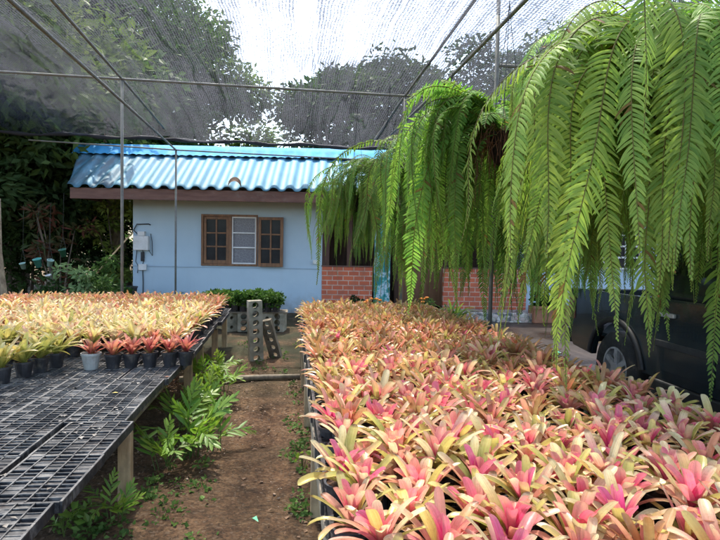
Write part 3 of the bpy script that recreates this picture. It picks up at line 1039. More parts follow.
mb = MB()
for k in range(800):
    x, y = rr.uniform(-3.3, LX1 - 0.03), rr.uniform(1.5, 5.6)
    if noise_like(x, y) < 0.1:
        continue
    a = rr.uniform(0, 6.28)
    L_, W_ = rr.uniform(0.012, 0.05), rr.uniform(0.005, 0.014)
    c, s_ = math.cos(a), math.sin(a)
    z = LZ + 0.002
    mb.add([(x, y, z), (x + c * L_ / 2 - s_ * W_, y + s_ * L_ / 2 + c * W_, z + rr.uniform(.002, .01)), (x + c * L_, y + s_ * L_, z + 0.002), (x + c * L_ / 2 + s_ * W_, y + s_ * L_ / 2 - c * W_, z + rr.uniform(.001, .008))], [(0, 1, 2, 3)])
tag(mb.build('tray_litter', surf('dry_grey_litter', [(0.3, (0.10, 0.075, 0.05)), (0.5, (0.22, 0.20, 0.17)), (0.75, (0.36, 0.34, 0.30))], 11, 0.9, bump=0, world=True)), None, None, None, 'stuff')

rr = random.Random(31)
rows = []
k = 0
fy = lambda x: 4.93 if x > -2.05 else 4.93 - (-2.05 - x) * 0.95      # front of the pots comes forward to the left
for j in range(24):
    for i in range(17):
        y = 4.0 + j * 0.205 + rr.uniform(-.02, .02)
        x = LX1 - 0.075 - i * 0.172 - (0.08 if j % 2 else 0) + rr.uniform(-.018, .018)
        if y < fy(x) + 0.13 or y > LY1 - 0.05 or not in_view((x, y, 0.75), 45):
            continue
        k += 1
        dist = y - fy(x)
        if x < -1.75 - max(0, y - 4.6) * 1.1 and y < 6.2:
            pr, lb, gr, nm, sc = P_LIME, 'lime green potted bromeliad with broad pointed leaves at the near end of the pots', 'lime green potted bromeliads', 'potted_bromeliad', rr.uniform(0.9, 1.1)
        elif y > 7.6 or rr.random() < max(0.08, (y - 5.6) * 0.35):
            pr, lb, gr, nm, sc = P_RUST, 'rusty orange potted bromeliad in the back rows of the bench nearest the blue house', 'rusty potted bromeliads', 'potted_bromeliad', rr.uniform(0.95, 1.15)
        else:
            pr, lb, gr, nm, sc = P_YEL, 'yellow and peach potted bromeliad in the middle rows of the plug tray bench', 'yellow potted bromeliads', 'potted_bromeliad', rr.uniform(0.85, 1.22)
        plant(nm, pr, POT_B, (x, y, LZ), rr.random(), lb, 'potted bromeliad', gr, sc, withpot=(dist < 1.1 or i == 0), tilt=0.14)
# the front row of small red plants
front = [(91, 'P', 'small red bromeliad in the only pale grey pot, at the front of the bench'),
         (113, 'B', 'dark red bromeliad in a black pot just beside the pale grey pot'),
         (131, 'B', 'small red and orange bromeliad in a black pot, third in the front row'),
         (150, 'B', 'red bromeliad in a black pot in the front row, fourth from the grey pot end'),
         (170, 'B', 'bushy red bromeliad in a black pot, fifth in the front row'),
         (186, 'B', 'red bromeliad in a black pot at the bench corner beside the aisle')]
for px, kind, lb in front:
    p = atz(px, 369 - (px - 91) * 0.045, LZ)
    plant('potted_bromeliad', P_RED, POT_G if kind == 'P' else POT_B, (p.x, p.y, LZ), px, lb, 'potted bromeliad', None, 1.0 if kind == 'P' else 1.15, ph=0.125 if kind == 'P' else 0.115)
for px, py, lb in ((2, 383, 'lime and cream bromeliad in a black pot at the very front of the pots'), (24, 377, 'black pot with a green bromeliad and brown leaf tips beside the lime one'), (40, 372, 'bromeliad with arching yellow outer leaf in a black pot at the slanting front'), (56, 367, 'olive bromeliad in a black pot at the slanting front near the grey pot')):
    p = atz(px, py, LZ)
    plant('potted_bromeliad', P_LIME, POT_B, (p.x, p.y, LZ), px * 3 + 1, lb, 'potted bromeliad', None, 0.95)

# ------------------------------------------------------------------ shade house: pipes, posts, cloth
t = empty('shade_house_frame', (0, 9, 0), 0, 'thin galvanised pipe frame of posts and long pipes holding up the shade cloth', 'pipe frame')


def pipe(name, pts, r_=0.018):
    m_ = MB()
    m_.tube([(p[0], p[1] - 9, p[2]) for p in pts], r_, 10)
    return m_.build(name, M['steel'], t, True)


TOPL = at(122, 79, 9.0)
TOPR = at(405, 96, 9.0)
EL = at(176, 150, 12.0)
pL = (TOPL.x, 9.0)
pR = (TOPR.x, 9.0)
pipe('post', [(TOPL.x, 9, 0), (TOPL.x, 9, TOPL.z)], 0.021)
pipe('post', [(TOPR.x, 9, 0), (TOPR.x, 9, TOPR.z)], 0.021)
pipe('post', [(EL.x, 12, 0), (EL.x, 12, EL.z)], 0.019)
P6 = at(496, 100, 6.0)
pipe('post', [(P6.x, 6, 0), (P6.x, 6, 4.3)], 0.021)
for x in (-2.5, 2.0):
    pipe('post', [(x, -1.5, 0), (x, -1.5, 4.1)], 0.026)
for x in (-6.8, 6.4):
    pipe('post', [(x, 9, 0), (x, 9, 4.05)], 0.026)
# cross pipes
d = (TOPR - TOPL) / (TOPR.x - TOPL.x)
pipe('cross_pipe', [(-7, 9, TOPL.z + d.z * (-7 - TOPL.x)), (TOPL.x, 9.0, TOPL.z), (TOPR.x, 9.0, TOPR.z), (6.5, 9, TOPR.z)])
pipe('cross_pipe', [(-5.0, 12.05, EL.z + 0.1), (EL.x, 12.0, EL.z), (3.0, 11.95, EL.z - 0.10)], 0.014)
pipe('cross_pipe', [(P6.x, 6, 3.42), (6.0, 6, 3.42)])
pipe('cross_pipe', [(-7, -1.5, 4.1), (6.5, -1.5, 4.1)])
# long pipes running with the benches
A0, A1 = at(52, 0, 5.9), at(164, 128, 12.2)
pipe('long_pipe', [(A0.x + (A0.x - TOPL.x) * 2, -1.5, A0.z + 0.15), A0, TOPL, A1])
B0 = at(10, 0, 4.4)
pipe('long_pipe', [(B0.x, -1.5, B0.z), B0, EL])
C0 = at(475, 0, 5.9)
C1 = Vector((TOPR.x, 12.3, TOPR.z - 0.1))
pipe('long_pipe', [(C0.x, -1.5, C0.z + 0.1), C0, TOPR, C1])
D0, D1 = at(526, 0, 4.55), at(380, 145, 12.3)
pipe('long_pipe', [(D0.x, -1.5, D0.z + 0.05), D0, at(440, 88, 7.3), D1])
pipe('long_pipe', [(3.4, -1.5, 3.5), (3.4, 12, 3.4)])

# the cloth
sx = np.linspace(-8, 9, 110)
sy = np.concatenate([np.linspace(-3, 9, 60)[:-1], np.linspace(9, 12.6, 34)])
Xn, Yn = np.meshgrid(sx, sy)
Zn = np.full_like(Xn, 4.10) - 0.055 * (Xn + 2.5) * (Xn > -2.5) * (Xn < 2)
Zn -= 0.055 * 4.5 * (Xn >= 2)
edge_z = at(180, 140, 12.6).z
edge_slope = (at(360, 148, 12.6).z - edge_z) / (at(360, 148, 12.6).x - at(180, 140, 12.6).x)
fz = np.clip((Yn - 9) / 3.6, 0, 1)
tgt = edge_z + edge_slope * (Xn - at(180, 140, 12.6).x)
Zn = Zn * (1 - fz ** 1.3) + tgt * fz ** 1.3
cell = np.sin(np.clip((Xn + 2.45) / 4.4, -2, 2) * PI) ** 2
Zn -= 0.10 * cell * np.sin(np.clip(Yn / 9, 0, 1) * PI) ** 2
Zn += 0.03 * np.sin(Xn * 2.3 + Yn * 0.7) + 0.02 * np.sin(Xn * 5.1 - Yn * 0.4) + 0.015 * np.sin(Yn * 3.1 + Xn)
Zn += (Yn > 11.8) * (0.03 * np.sin(Xn * 4.0) + 0.02 * np.sin(Xn * 9.3)) * (Yn - 11.8)
nX, nY = len(sx), len(sy)
m_ = MB()
m_.add(np.stack([Xn, Yn, Zn + 0.03], -1).reshape(-1, 3), [(j * nX + i, j * nX + i + 1, (j + 1) * nX + i + 1, (j + 1) * nX + i) for j in range(nY - 1) for i in range(nX - 1)])
o = m_.build('shade_net', M['net'], smooth=True)
tag(o, 'black knitted shade cloth stretched over the pipes above the benches', 'shade net')
# rolled hem hanging at the far edge
hem = MB()
rr = random.Random(4)
pts = []
for k in range(80):
    x = -8 + 17 * k / 79
    zz = edge_z + edge_slope * (x - at(180, 140, 12.6).x) + 0.02 * math.sin(x * 4) * 0.8 + 0.0 + rr.uniform(-.012, .012)
    pts.append((x, 12.6, zz))
hem.tube(pts, [0.035 + 0.012 * math.sin(k * 1.7) for k in range(80)], 8)
hem.build('rolled_hem', surf('bunched_cloth', [(0.3, (0.01, 0.01, 0.012)), (0.7, (0.03, 0.03, 0.034))], 12, 0.8, (1, 4, 4), 0.5), o, True)


# ------------------------------------------------------------------ hanging ferns
def frond_mesh(seed, L, e0, bend, n, pl, pw, end=-86, gcol=((0.10, 0.20, 0.035), (0.22, 0.34, 0.05)), name='frond', mat='fern', curlv=0.5, rach=(0.24, 0.22, 0.07), prof='long'):
    """Feather-shaped frond: a rachis that leaves its base upward, bows over and hangs, with two ranks of pinnae."""
    r_ = random.Random(seed)
    m_ = MB()
    steps = n
    ds = L / steps
    P = Vector((0, 0, 0))
    tw0, tw1 = r_.uniform(-0.5, 0.5), r_.uniform(-1.7, 1.7)
    sw = r_.uniform(-0.7, 0.7)
    f1, f2 = r_.uniform(2, 5), r_.uniform(0, 6)
    pts = [P.copy()]
    frames = []
    for i in range(steps):
        t_ = (i + 0.5) / steps
        q = min(1, t_ / bend)
        q = q * q * (3 - 2 * q)
        th = e0 + (R(end) - e0) * q + R(8) * math.sin(f1 * t_ * 3 + f2)
        az = sw * t_ + 0.22 * math.sin(f1 * t_ * 2 + f2)
        T = Vector((math.cos(th) * math.cos(az), math.cos(th) * math.sin(az), math.sin(th)))
        H = Vector((-math.sin(az), math.cos(az), 0))
        Nn = H.cross(T)
        tw = tw0 + (tw1 - tw0) * t_
        S = H * math.cos(tw) + Nn * math.sin(tw)
        frames.append((T, S, T.cross(S)))
        P = P + T * ds
        pts.append(P.copy())
    rad = [0.0035 * (1 - 0.75 * i / steps) + 0.0008 for i in range(len(pts))]
    step = max(1, len(pts) // 26)
    m_.tube([pts[i] for i in range(0, len(pts), step)], [rad[i] for i in range(0, len(pts), step)], 4, rach, False)
    G = Vector((0, 0, -1))
    for i in range(2, steps):
        t_ = i / steps
        T, S, Nn = frames[i]
        if prof == 'long':
            pr = min(1, 0.35 + t_ * 4.5) * (1 if t_ < 0.6 else max(0.12, 1 - ((t_ - 0.6) / 0.4) ** 1.6))
        else:
            if t_ < 0.28:
                continue
            u = (t_ - 0.28) / 0.72
            pr = min(1, 0.6 + u * 2) * (1 - 0.75 * u)
        for sgn in (-1, 1):
            if r_.random() < 0.03:
                continue
            l_ = pl * pr * r_.uniform(0.86, 1.1)
            w_ = pw * (0.6 + 0.4 * pr)
            al = R(8 + 34 * t_ * t_ + r_.uniform(-9, 9)) if prof == 'long' else R(32 + 34 * t_ + r_.uniform(-10, 10))
            D_ = (S * sgn * math.cos(al) + T * math.sin(al) + Nn * r_.uniform(-0.25, 0.12)).normalized()
            ww = (T * math.cos(al) - S * sgn * math.sin(al)).normalized()
            nn = D_.cross(ww)
            base = pts[i] + T * (ds * 0.5 * (sgn > 0))
            g = lerp(gcol[0], gcol[1], min(1, max(0, r_.gauss(0.45, 0.25) + 0.25 * (t_ - 0.4))))
            if r_.random() < 0.012:
                g = (0.25, 0.16, 0.05)
            nseg = 5
            vs, cs = [], []
            pp = base.copy()
            dd = D_.copy()
            cv = curlv * r_.uniform(0.5, 1.5)
            for k in range(nseg + 1):
                u = k / nseg
                hw = w_ / 2 * (0.75 + 0.5 * u if u < 0.35 else (0.925 * math.sqrt(max(0.0, 1 - ((u - 0.35) / 0.65) ** 1.8)) + 0.02))
                vs += [tuple(pp - ww * hw + nn * hw * 0.25), tuple(pp), tuple(pp + ww * hw + nn * hw * 0.25)]
                cs += [g, [x * 0.9 for x in g], g]
                dd = (dd + G * cv / nseg + T * 0.10 / nseg).normalized()
                pp = pp + dd * (l_ / nseg)
            fs = []
            for k in range(nseg):
                for c in range(2):
                    fs.append((k * 3 + c, k * 3 + c + 1, (k + 1) * 3 + c + 1, (k + 1) * 3 + c))
            m_.add(vs, fs, cs)
    return m_.mesh(name, M[mat], True)


BIG = [frond_mesh(100 + k, L, R(e), bd, int(L / 0.0205), 0.104, 0.0150, gcol=((0.19, 0.35, 0.07), (0.42, 0.59, 0.13)), curlv=0.8) for k, (L, e, bd) in enumerate([(1.95, 62, 0.48), (1.7, 48, 0.52), (2.1, 70, 0.50), (1.5, 35, 0.60), (1.8, 20, 0.46), (1.25, 55, 0.75), (1.6, 5, 0.36), (2.0, 40, 0.42), (1.4, 68, 0.72), (1.7, 30, 0.75), (2.1, 30, 0.34), (1.9, 58, 0.36)])]
VFINE = [frond_mesh(240 + k, L, R(e), bd, int(L / 0.017), 0.062, 0.0115, gcol=((0.10, 0.22, 0.04), (0.22, 0.37, 0.07)), curlv=0.6) for k, (L, e, bd) in enumerate([(1.75, 60, 0.6), (1.5, 45, 0.5), (1.3, 68, 0.7), (1.6, 30, 0.45), (1.2, 10, 0.4), (1.05, 62, 0.8)])]
ARC = [frond_mesh(280 + k, L, R(e), 1.0, int(L / 0.021), 0.065, 0.014, end=en, gcol=((0.16, 0.28, 0.04), (0.28, 0.40, 0.07)), curlv=0.35) for k, (L, e, en) in enumerate([(0.95, 42, -30), (0.8, 30, -20)])]
FINE = [frond_mesh(200 + k, L, R(e), bd, int(L / 0.021), 0.085, 0.016, gcol=((0.14, 0.31, 0.06), (0.30, 0.49, 0.11)), curlv=0.5) for k, (L, e, bd) in enumerate([(1.75, 55, 0.55), (1.5, 40, 0.45), (1.3, 65, 0.6), (1.6, 25, 0.40), (1.2, 10, 0.35), (1.0, 60, 0.8), (1.45, 50, 0.5)])]
SHORT = [frond_mesh(300 + k, L, R(e), bd, int(L / 0.026), 0.085, 0.018, end=-40, gcol=((0.10, 0.21, 0.035), (0.22, 0.36, 0.06)), curlv=0.3) for k, (L, e, bd) in enumerate([(0.7, 72, 1.0), (0.85, 55, 0.9), (0.6, 40, 1.0)])]


def fern(loc, fronds, n, label, seed, sc=1.0, top_z=3.45, roots=False, az_bias=None, nshort=8, group=None, sizes=(0.75, 1.08), gap=None):
    r_ = random.Random(seed)
    t_ = empty('hanging_fern', loc, 0, label, 'hanging fern', group)
    m_ = MB()
    m_.lathe([(0.07, -0.24), (0.125, -0.16), (0.15, -0.02), (0.155, 0.0), (0.135, 0.0), (0.0, -0.015)], 18)
    link('pot', m_.mesh('pot', M['coir'], True), t_)
    m_ = MB()
    h = top_z - loc[2]
    for k in range(3):
        a = 2 * PI * k / 3
        m_.tube([(0.15 * math.cos(a), 0.15 * math.sin(a), 0), (0.02 * math.cos(a), 0.02 * math.sin(a), h * 0.8), (0, 0, h)], 0.0028, 5)
    m_.build('hanger_wires', M['wire'], t_)
    if roots:
        m_ = MB()
        for k in range(230):
            a, q = r_.uniform(0, 6.28), r_.uniform(0.08, 0.18)
            p0 = Vector((q * math.cos(a), q * math.sin(a), r_.uniform(-0.12, 0.06)))
            d_ = Vector((math.cos(a), math.sin(a), r_.uniform(-0.2, 0.8)))
            l_ = r_.uniform(0.08, 0.26)
            pts_ = [p0, p0 + d_ * l_ * 0.5, p0 + d_ * l_ * 0.7 + Vector((r_.uniform(-.03, .03), r_.uniform(-.03, .03), -l_ * 0.4)), p0 + d_ * l_ * 0.8 + Vector((0, 0, -l_ * r_.uniform(0.8, 2.2)))]
            m_.tube(pts_, 0.0022, 4, None, False)
        m_.build('root_tangle', M['roots'], t_)
    for k in range(n):
        a = 2 * PI * (k * 0.618 % 1) + r_.uniform(-.2, .2)
        if az_bias and r_.random() < az_bias[1]:
            a = az_bias[0] + r_.gauss(0, 0.8)
        if gap:
            da = (a - gap[0] + PI) % (2 * PI) - PI
            if abs(da) < gap[1]:
                a = gap[0] + math.copysign(gap[1] + r_.uniform(0, 0.5), da)
        f_ = link('frond', r_.choice(fronds), t_)
        q = r_.uniform(0.02, 0.12)
        f_.location = (q * math.cos(a), q * math.sin(a), r_.uniform(-0.03, 0.02))
        f_.rotation_euler = (r_.uniform(-.12, .12), r_.uniform(-.16, .16), a)
        s_ = sc * r_.uniform(*sizes)
        f_.scale = (s_ * r_.uniform(0.8, 1.25), s_, s_)
    for k in range(nshort):
        f_ = link('frond', r_.choice(SHORT), t_)
        a = r_.uniform(0, 6.28)
        f_.location = (0.05 * math.cos(a), 0.05 * math.sin(a), 0)
        f_.rotation_euler = (r_.uniform(-.2, .2), r_.uniform(-.3, .2), a)
        s_ = sc * r_.uniform(0.7, 1.1)
        f_.scale = (s_, s_, s_)
    return t_


fern(at(655, 72, 3.05), BIG, 99, 'largest hanging fern, long broad drooping fronds in front of the dark pickup', 1, 1.12, 3.6)
fern(at(742, 80, 2.7), BIG, 40, 'bright yellow green hanging fern at the edge of the photo, nearest the camera', 2, 0.85, 3.5)
fern(at(356, 196, 8.9), VFINE, 88, 'small fern hanging beside the porch corner, lowest and furthest of the ferns', 15, 0.82, 3.6, False, None, 6)
fern(at(672, 128, 4.1), BIG, 62, 'hanging fern low between the largest fern and the dark pickup', 18, 0.98, 3.5)
f1 = fern(at(506, 134, 4.5), FINE, 86, 'hanging fern with a bare reddish root tangle and dark basket showing', 3, 1.1, 3.45, True, (R(185), 0.45), 6, gap=(R(250), 0.62))
for k, (a_, z_) in enumerate(((176, 0.04), (184, 0.10), (205, 0.0))):
    q = link('frond', ARC[k % 2], f1, loc=(-0.06, 0, 0.02 + z_))
    q.rotation_euler = (0.2 * k - 0.2, -0.1, R(a_))
fern(at(606, 78, 3.8), BIG, 66, 'hanging fern squeezed between the root tangle basket and the largest fern', 4, 0.82, 3.5)
fern(at(388, 182, 8.3), VFINE, 98, 'fine leaved hanging fern in front of the porch, its fronds over the teal post', 5, 1.14, 3.8, False, (R(180), 0.2), 2)
fern(at(450, 172, 6.6), VFINE, 92, 'shaded hanging fern above the red brick wall and the thin post', 6, 1.5, 3.5)
fern(at(558, 118, 5.0), FINE, 62, 'dense hanging fern filling the gap beyond the root tangle basket', 17, 1.0, 3.45)
fern(at(535, 192, 6.2), FINE, 88, 'dark green hanging fern behind the others, above the terracotta planter', 7, 1.2, 3.45)
fern(at(690, 150, 4.8), FINE, 50, 'hanging fern over the roof of the dark pickup', 8, 0.95, 3.45)

# ------------------------------------------------------------------ blue house
HR = R(-5.2)
hp = at(133, 243, 13.35)
H = empty('blue_house', (hp.x, hp.y, 0), HR, 'light blue rendered bungalow with corrugated blue roof and brick porch', 'house')
hx, hy = math.cos(HR), math.sin(HR)


def uw(px, py, v=0.0):
    """House-local u and height of a pixel on the plane v behind (+) or before (-) the front wall."""
    o_ = Vector((hp.x, hp.y, 0)) + Vector((-hy, hx, 0)) * v
    n_ = Vector((-hy, hx, 0))
    d_ = ray(px, py)
    p = EYE + d_ * ((o_ - EYE).dot(n_) / d_.dot(n_))
    return (p - Vector((hp.x, hp.y, 0))).dot(Vector((hx, hy, 0))), p.z


u1 = uw(322, 250)[0]
HB, HD, UR = 2.78, 6.0, 14.5
uB0, uB1 = uw(443, 290)[0], uw(526, 290)[0]
uD0, uD1 = uw(398, 270, 0.9)[0], uw(442, 270, 0.9)[0]
# window opening
wa, wzt = uw(201.5, 214)
wb, _ = uw(258, 214)
_, wzb = uw(201.5, 265.5)
m_ = MB()
T_ = 0.14
m_.span((0, 0, 0), (wa, T_, HB)).span((wb, 0, 0), (u1, T_, HB)).span((wa, 0, 0), (wb, T_, wzb)).span((wa, 0, wzt), (wb, T_, HB))
m_.span((0, T_, 0), (T_, HD, HB)).span((T_, HD - T_, 0), (UR, HD, HB))
m_.span((u1 - T_, T_, 0), (u1, 2.2, HB))
m_.span((uB1, 0, 0), (UR, T_, HB)).span((uB1, T_, 0), (uB1 + T_, 2.2, HB)).span((UR - T_, T_, 0), (UR, HD - T_, HB))
m_.build('wall', M['bluewall'], H)
m_ = MB()
m_.span((u1, 2.2, 0), (uB1, 2.3, HB))
m_.span((u1, 0.02, 2.62), (uB1, 2.2, 2.66))
m_.build('porch_back_wall', M['darkwood'], H)
m_ = MB()
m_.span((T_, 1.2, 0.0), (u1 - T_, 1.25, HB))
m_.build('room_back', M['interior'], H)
# ledge line and corner strip
ul, zl = uw(260, 268)
m_ = MB()
m_.span((0, -0.012, zl - 0.012), (u1, -0.002, zl + 0.012))
m_.build('wall_ledge', surf('ledge', [(0.3, (0.30, 0.40, 0.48)), (0.7, (0.35, 0.45, 0.53))], 4, 0.8), H)
m_ = MB()
m_.span((u1 - 0.09, -0.014, 0), (u1 + 0.004, -0.003, HB))
m_.build('corner_board', M['bluewall'], H)
m_ = MB()
m_.span((u1, 0.01, 0.9), (u1 + 0.16, 0.17, HB)).span((u1 + 0.55, 0.02, 0.9), (u1 + 0.66, 0.13, HB)).span((u1, 0.03, 2.3), (uB1, 0.12, 2.42))
m_.build('porch_post', M['darkwood'], H)
# brick aprons
zt = uw(345, 267)[1]
for a, c in ((u1 + 0.003, uw(372, 290)[0]), (uB0, uB1 - 0.003)):
    m_ = MB()
    m_.span((0, -0.03, 0.10), (c - a, 0.10, zt))
    q = m_.build('brick_apron', M['brick'], H, bevel=0.004, loc=(a, 0, 0))
    m_ = MB()
    m_.span((-0.01, -0.045, zt + 0.002), (c - a + 0.01, 0.115, zt + 0.03))
    m_.build('coping', M['fascia'], q)
# entry: brown door leaf, teal post
m_ = MB()
m_.span((uD0, 0.75, 0.12), (uD1, 0.81, 2.15))
for k in range(3):
    xx = uD0 + 0.08 + k * (uD1 - uD0 - 0.1) / 3
    m_.span((xx, 0.735, 0.25), (xx + (uD1 - uD0) / 3 - 0.08, 0.748, 0.95)).span((xx, 0.735, 1.08), (xx + (uD1 - uD0) / 3 - 0.08, 0.748, 2.0))
q = m_.build('door', M['doorwood'], H, bevel=0.004)
m_ = MB()
m_.span((uD0 - 0.10, 0.72, 0), (uD0 - 0.005, 0.84, 2.25)).span((uD1 + 0.005, 0.72, 0), (uD1 + 0.10, 0.84, 2.25)).span((uD0 - 0.10, 0.72, 2.252), (uD1 + 0.10, 0.84, 2.34))
m_.build('door_frame', M['darkwood'], q, bevel=0.004)
tu0, tu1 = uw(374, 270)[0], uw(390, 270)[0]
m_ = MB()
m_.span((tu0, -0.06, 0.08), (tu1 - 0.12, 0.06, 2.6)).span((tu1 - 0.118, -0.05, 0.08), (tu1, 0.05, 2.6))
m_.build('teal_pillar', M['tealpaint'], H, bevel=0.01)
m_ = MB()
m_.span((u1 - 0.3, -1.25, 0), (uB1 + 0.45, -0.045, 0.15))
m_.build('mosaic_step', M['mosaic'], H, bevel=0.01)
m_ = MB()
m_.span((uB0 - 0.6, -1.35, 0), (uB1 + 0.5, -1.252, 0.22))
m_.build('stone_curb', M['mosaic'], H, bevel=0.02)

# front window: fixed sash, grille, open sash


def sash(name, ua, ub, za, zb, v, parent, rows_=3, cols_=2, tilt=0.0):
    m_ = MB()
    w_ = ub - ua
    h_ = zb - za
    s_ = 0.062
    m_.span((0, -0.022, 0), (s_, 0.022, h_)).span((w_ - s_, -0.022, 0), (w_, 0.022, h_))
    m_.span((s_, -0.020, 0), (w_ - s_, 0.020, s_ * 1.25)).span((s_, -0.020, h_ - s_), (w_ - s_, 0.020, h_))
    iw, ih = w_ - 2 * s_, h_ - 2.25 * s_
    for k in range(1, cols_):
        x = s_ + iw * k / cols_
        m_.span((x - 0.017, -0.017, s_ * 1.25), (x + 0.017, 0.017, h_ - s_))
    for k in range(1, rows_):
        z = s_ * 1.25 + ih * k / rows_
        for c in range(cols_):
            xa = s_ + iw * c / cols_ + (0.017 if c else 0)
            xb = s_ + iw * (c + 1) / cols_ - (0.017 if c < cols_ - 1 else 0)
            m_.span((xa, -0.015, z - 0.016), (xb, 0.015, z + 0.016))
    q = m_.build(name, M['sash'], parent, bevel=0.003, loc=(ua, v, za))
    q.rotation_euler = (0, 0, tilt)
    m_ = MB()
    m_.span((s_, 0.002, s_ * 1.25), (w_ - s_, 0.006, h_ - s_))
    m_.build('pane', M['pane'], q)
    return q


m_ = MB()
fw = 0.045
m_.span((wa, -0.03, wzb), (wa + fw, T_ - .01, wzt)).span((wb - fw * 0.7, -0.03, wzb), (wb, T_ - .01, wzt)).span((wa + fw, -0.03, wzb), (wb - fw * .7, T_ - .01, wzb + fw)).span((wa + fw, -0.03, wzt - fw), (wb - fw * .7, T_ - .01, wzt))
wm = uw(230.5, 240)[0]
m_.span((wm - 0.03, -0.028, wzb + fw), (wm + 0.03, T_ - .012, wzt - fw))
W = m_.build('window', M['sash'], H, bevel=0.003)
sash('fixed_sash', wa + fw + 0.002, wm - 0.032, wzb + fw + 0.002, wzt - fw - 0.002, 0.02, W)
ga, gb, gz0, gz1 = wm + 0.032, wb - fw * 0.7 - 0.002, wzb + fw + 0.002, wzt - fw - 0.002
m_ = MB()
r0 = 0.014
for z in (gz0 + r0, gz0 + (gz1 - gz0) * 0.35, gz0 + (gz1 - gz0) * 0.66, gz1 - r0):
    m_.span((ga, -0.012, z - r0), (gb, 0.012, z + r0))
for x in (ga + r0, gb - r0):
    m_.span((x - r0, -0.010, gz0 + 2 * r0), (x + r0, 0.010, gz1 - 2 * r0))
m_.build('grille', M['white'], W)
m_ = MB()
m_.span((ga, 0.03, gz0), (gb, 0.036, gz1))
m_.build('patterned_pane', M['lace'], W)
m_ = MB()
oa, oz1 = uw(258.5, 217, -0.06)
ob, oz0 = uw(283, 267, -0.06)
sash('open_sash', oa, ob, oz0, oz1, -0.055, W, tilt=R(-3))

# meter box
mu, mz = uw(135, 250)
mu2, mz2 = uw(150, 236)
q_ = MB()
q_.span((mu, -0.13, mz), (mu2, -0.003, mz2))
mbx = q_.build('meter_box', M['white'], H, bevel=0.012)
a, z0_ = uw(139, 236)
c, z1_ = uw(146, 231.5)
MB().span((a, -0.11, mz2 + 0.003), (c, -0.003, z1_)).build('breaker_cover', M['white'], mbx, bevel=0.008)
a, z0_ = uw(139, 270)
c, z1_ = uw(147, 264)
MB().span((a, -0.06, z0_), (c, -0.003, z1_)).build('socket', M['white'], mbx, bevel=0.006)
MB().span(((a + c) / 2 - 0.035, -0.05, z1_ + 0.06), ((a + c) / 2 + 0.035, -0.003, mz - 0.04)).build('switch', M['trim'], mbx, bevel=0.006)
m_ = MB()
ux = (a + c) / 2
m_.tube([(ux, -0.02, z1_), (ux + 0.02, -0.02, z1_ + 0.05), (ux, -0.02, mz)], 0.008, 6)
m_.tube([(ux, -0.02, z0_), (ux + 0.01, -0.02, 0.6), (ux, -0.02, 0.0)], 0.010, 6)
m_.tube([(mu + 0.05, -0.02, mz), (mu + 0.02, -0.02, mz - 0.25), (mu + 0.08, -0.02, mz - 0.35), (mu + 0.06, -0.02, mz - 0.5)], 0.007, 6)
m_.tube([(mu2 - 0.02, -0.02, mz), (mu2 + 0.06, -0.02, mz - 0.12), (mu2 + 0.05, -0.02, mz + 0.2), (mu2 + 0.02, -0.02, mz2 + 0.05)], 0.006, 6)
m_.tube([(mu + 0.1, -0.02, mz2), (mu - 0.02, -0.03, mz2 + 0.12), (mu + 0.05, -0.03, mz2 + 0.25), (mu + 0.30, -0.02, mz2 + 0.26), (mu + 0.34, -0.02, mz2 + 0.24)], 0.012, 6)
m_.build('cables', M['trim'], mbx, True)
a, z0_ = uw(313, 264)
c, z1_ = uw(319, 260)
MB().span((a, -0.05, z0_), (c, -0.015, z1_)).build('switch_box', M['pot_white'], H, bevel=0.005)
# second window with white bars in the far blue wall
a, z1_ = uw(583, 212)
c, _ = uw(640, 212)
_, z0_ = uw(583, 268)
m_ = MB()
m_.span((a, -0.03, z0_), (c, -0.004, z1_))
W2 = m_.build('window', M['interior'], H)
m_ = MB()
for k in range(9):
    x = a + (c - a) * k / 8
    m_.span((x - 0.012, -0.062, z0_ + .026), (x + 0.012, -0.040, z1_ - .026))
for k in range(6):
    z = z0_ + (z1_ - z0_) * k / 5
    m_.span((a - 0.02, -0.060 - 0.01 * (k in (0, 5)), z - 0.02), (c + 0.02, -0.038, z + 0.02))
m_.build('grille', M['white'], W2)
# roof
EV, EZ = -0.85, uw(200, 191.0, -0.85)[1]
RV = 0.75
RZ = uw(200, 150.5, RV)[1]
UL = uw(69, 183, EV)[0]
ULr = uw(81, 147, RV)[0]


def corrug(uL0, uL1, uR, v0, z0, v1, z1, pitch=0.315, amp=0.036, rows_=14):
    nu = int((uR - uL0) / pitch * 12)
    vs, fs = [], []
    for lay in (0, 1):
        for j in range(rows_ + 1):
            t_ = j / rows_
            for i in range(nu + 1):
                ss = i / nu
                u = (uL0 + (uL1 - uL0) * t_) * (1 - ss) + uR * ss
                c_ = math.cos(2 * PI * u / pitch)
                c_ = math.copysign(abs(c_) ** 0.5, c_)
                v_ = v0 + (v1 - v0) * t_
                vs.append((u, v_, z0 + (z1 - z0) * t_ + amp * c_ - 0.012 * lay))
    k = (rows_ + 1) * (nu + 1)
    for j in range(rows_):
        for i in range(nu):
            q = j * (nu + 1) + i
            fs.append((q, q + 1, q + nu + 2, q + nu + 1))
            fs.append((k + q, k + q + nu + 1, k + q + nu + 2, k + q + 1))
    for i in range(nu):
        fs.append((i, k + i, k + i + 1, i + 1))
    for j in range(rows_):
        q = j * (nu + 1)
        fs.append((q, q + nu + 1, k + q + nu + 1, k + q))
    return MB().add(vs, fs)


RF = corrug(UL, ULr, UR + 0.6, EV - 0.08, EZ + 0.06, RV, RZ - 0.03).build('roof', M['roof'], H, True)
corrug(ULr, UL, UR + 0.6, RV + 0.02, RZ - 0.03, HD + 0.6, HB + 0.1).build('rear_roof_slope', M['roof'], RF, True)
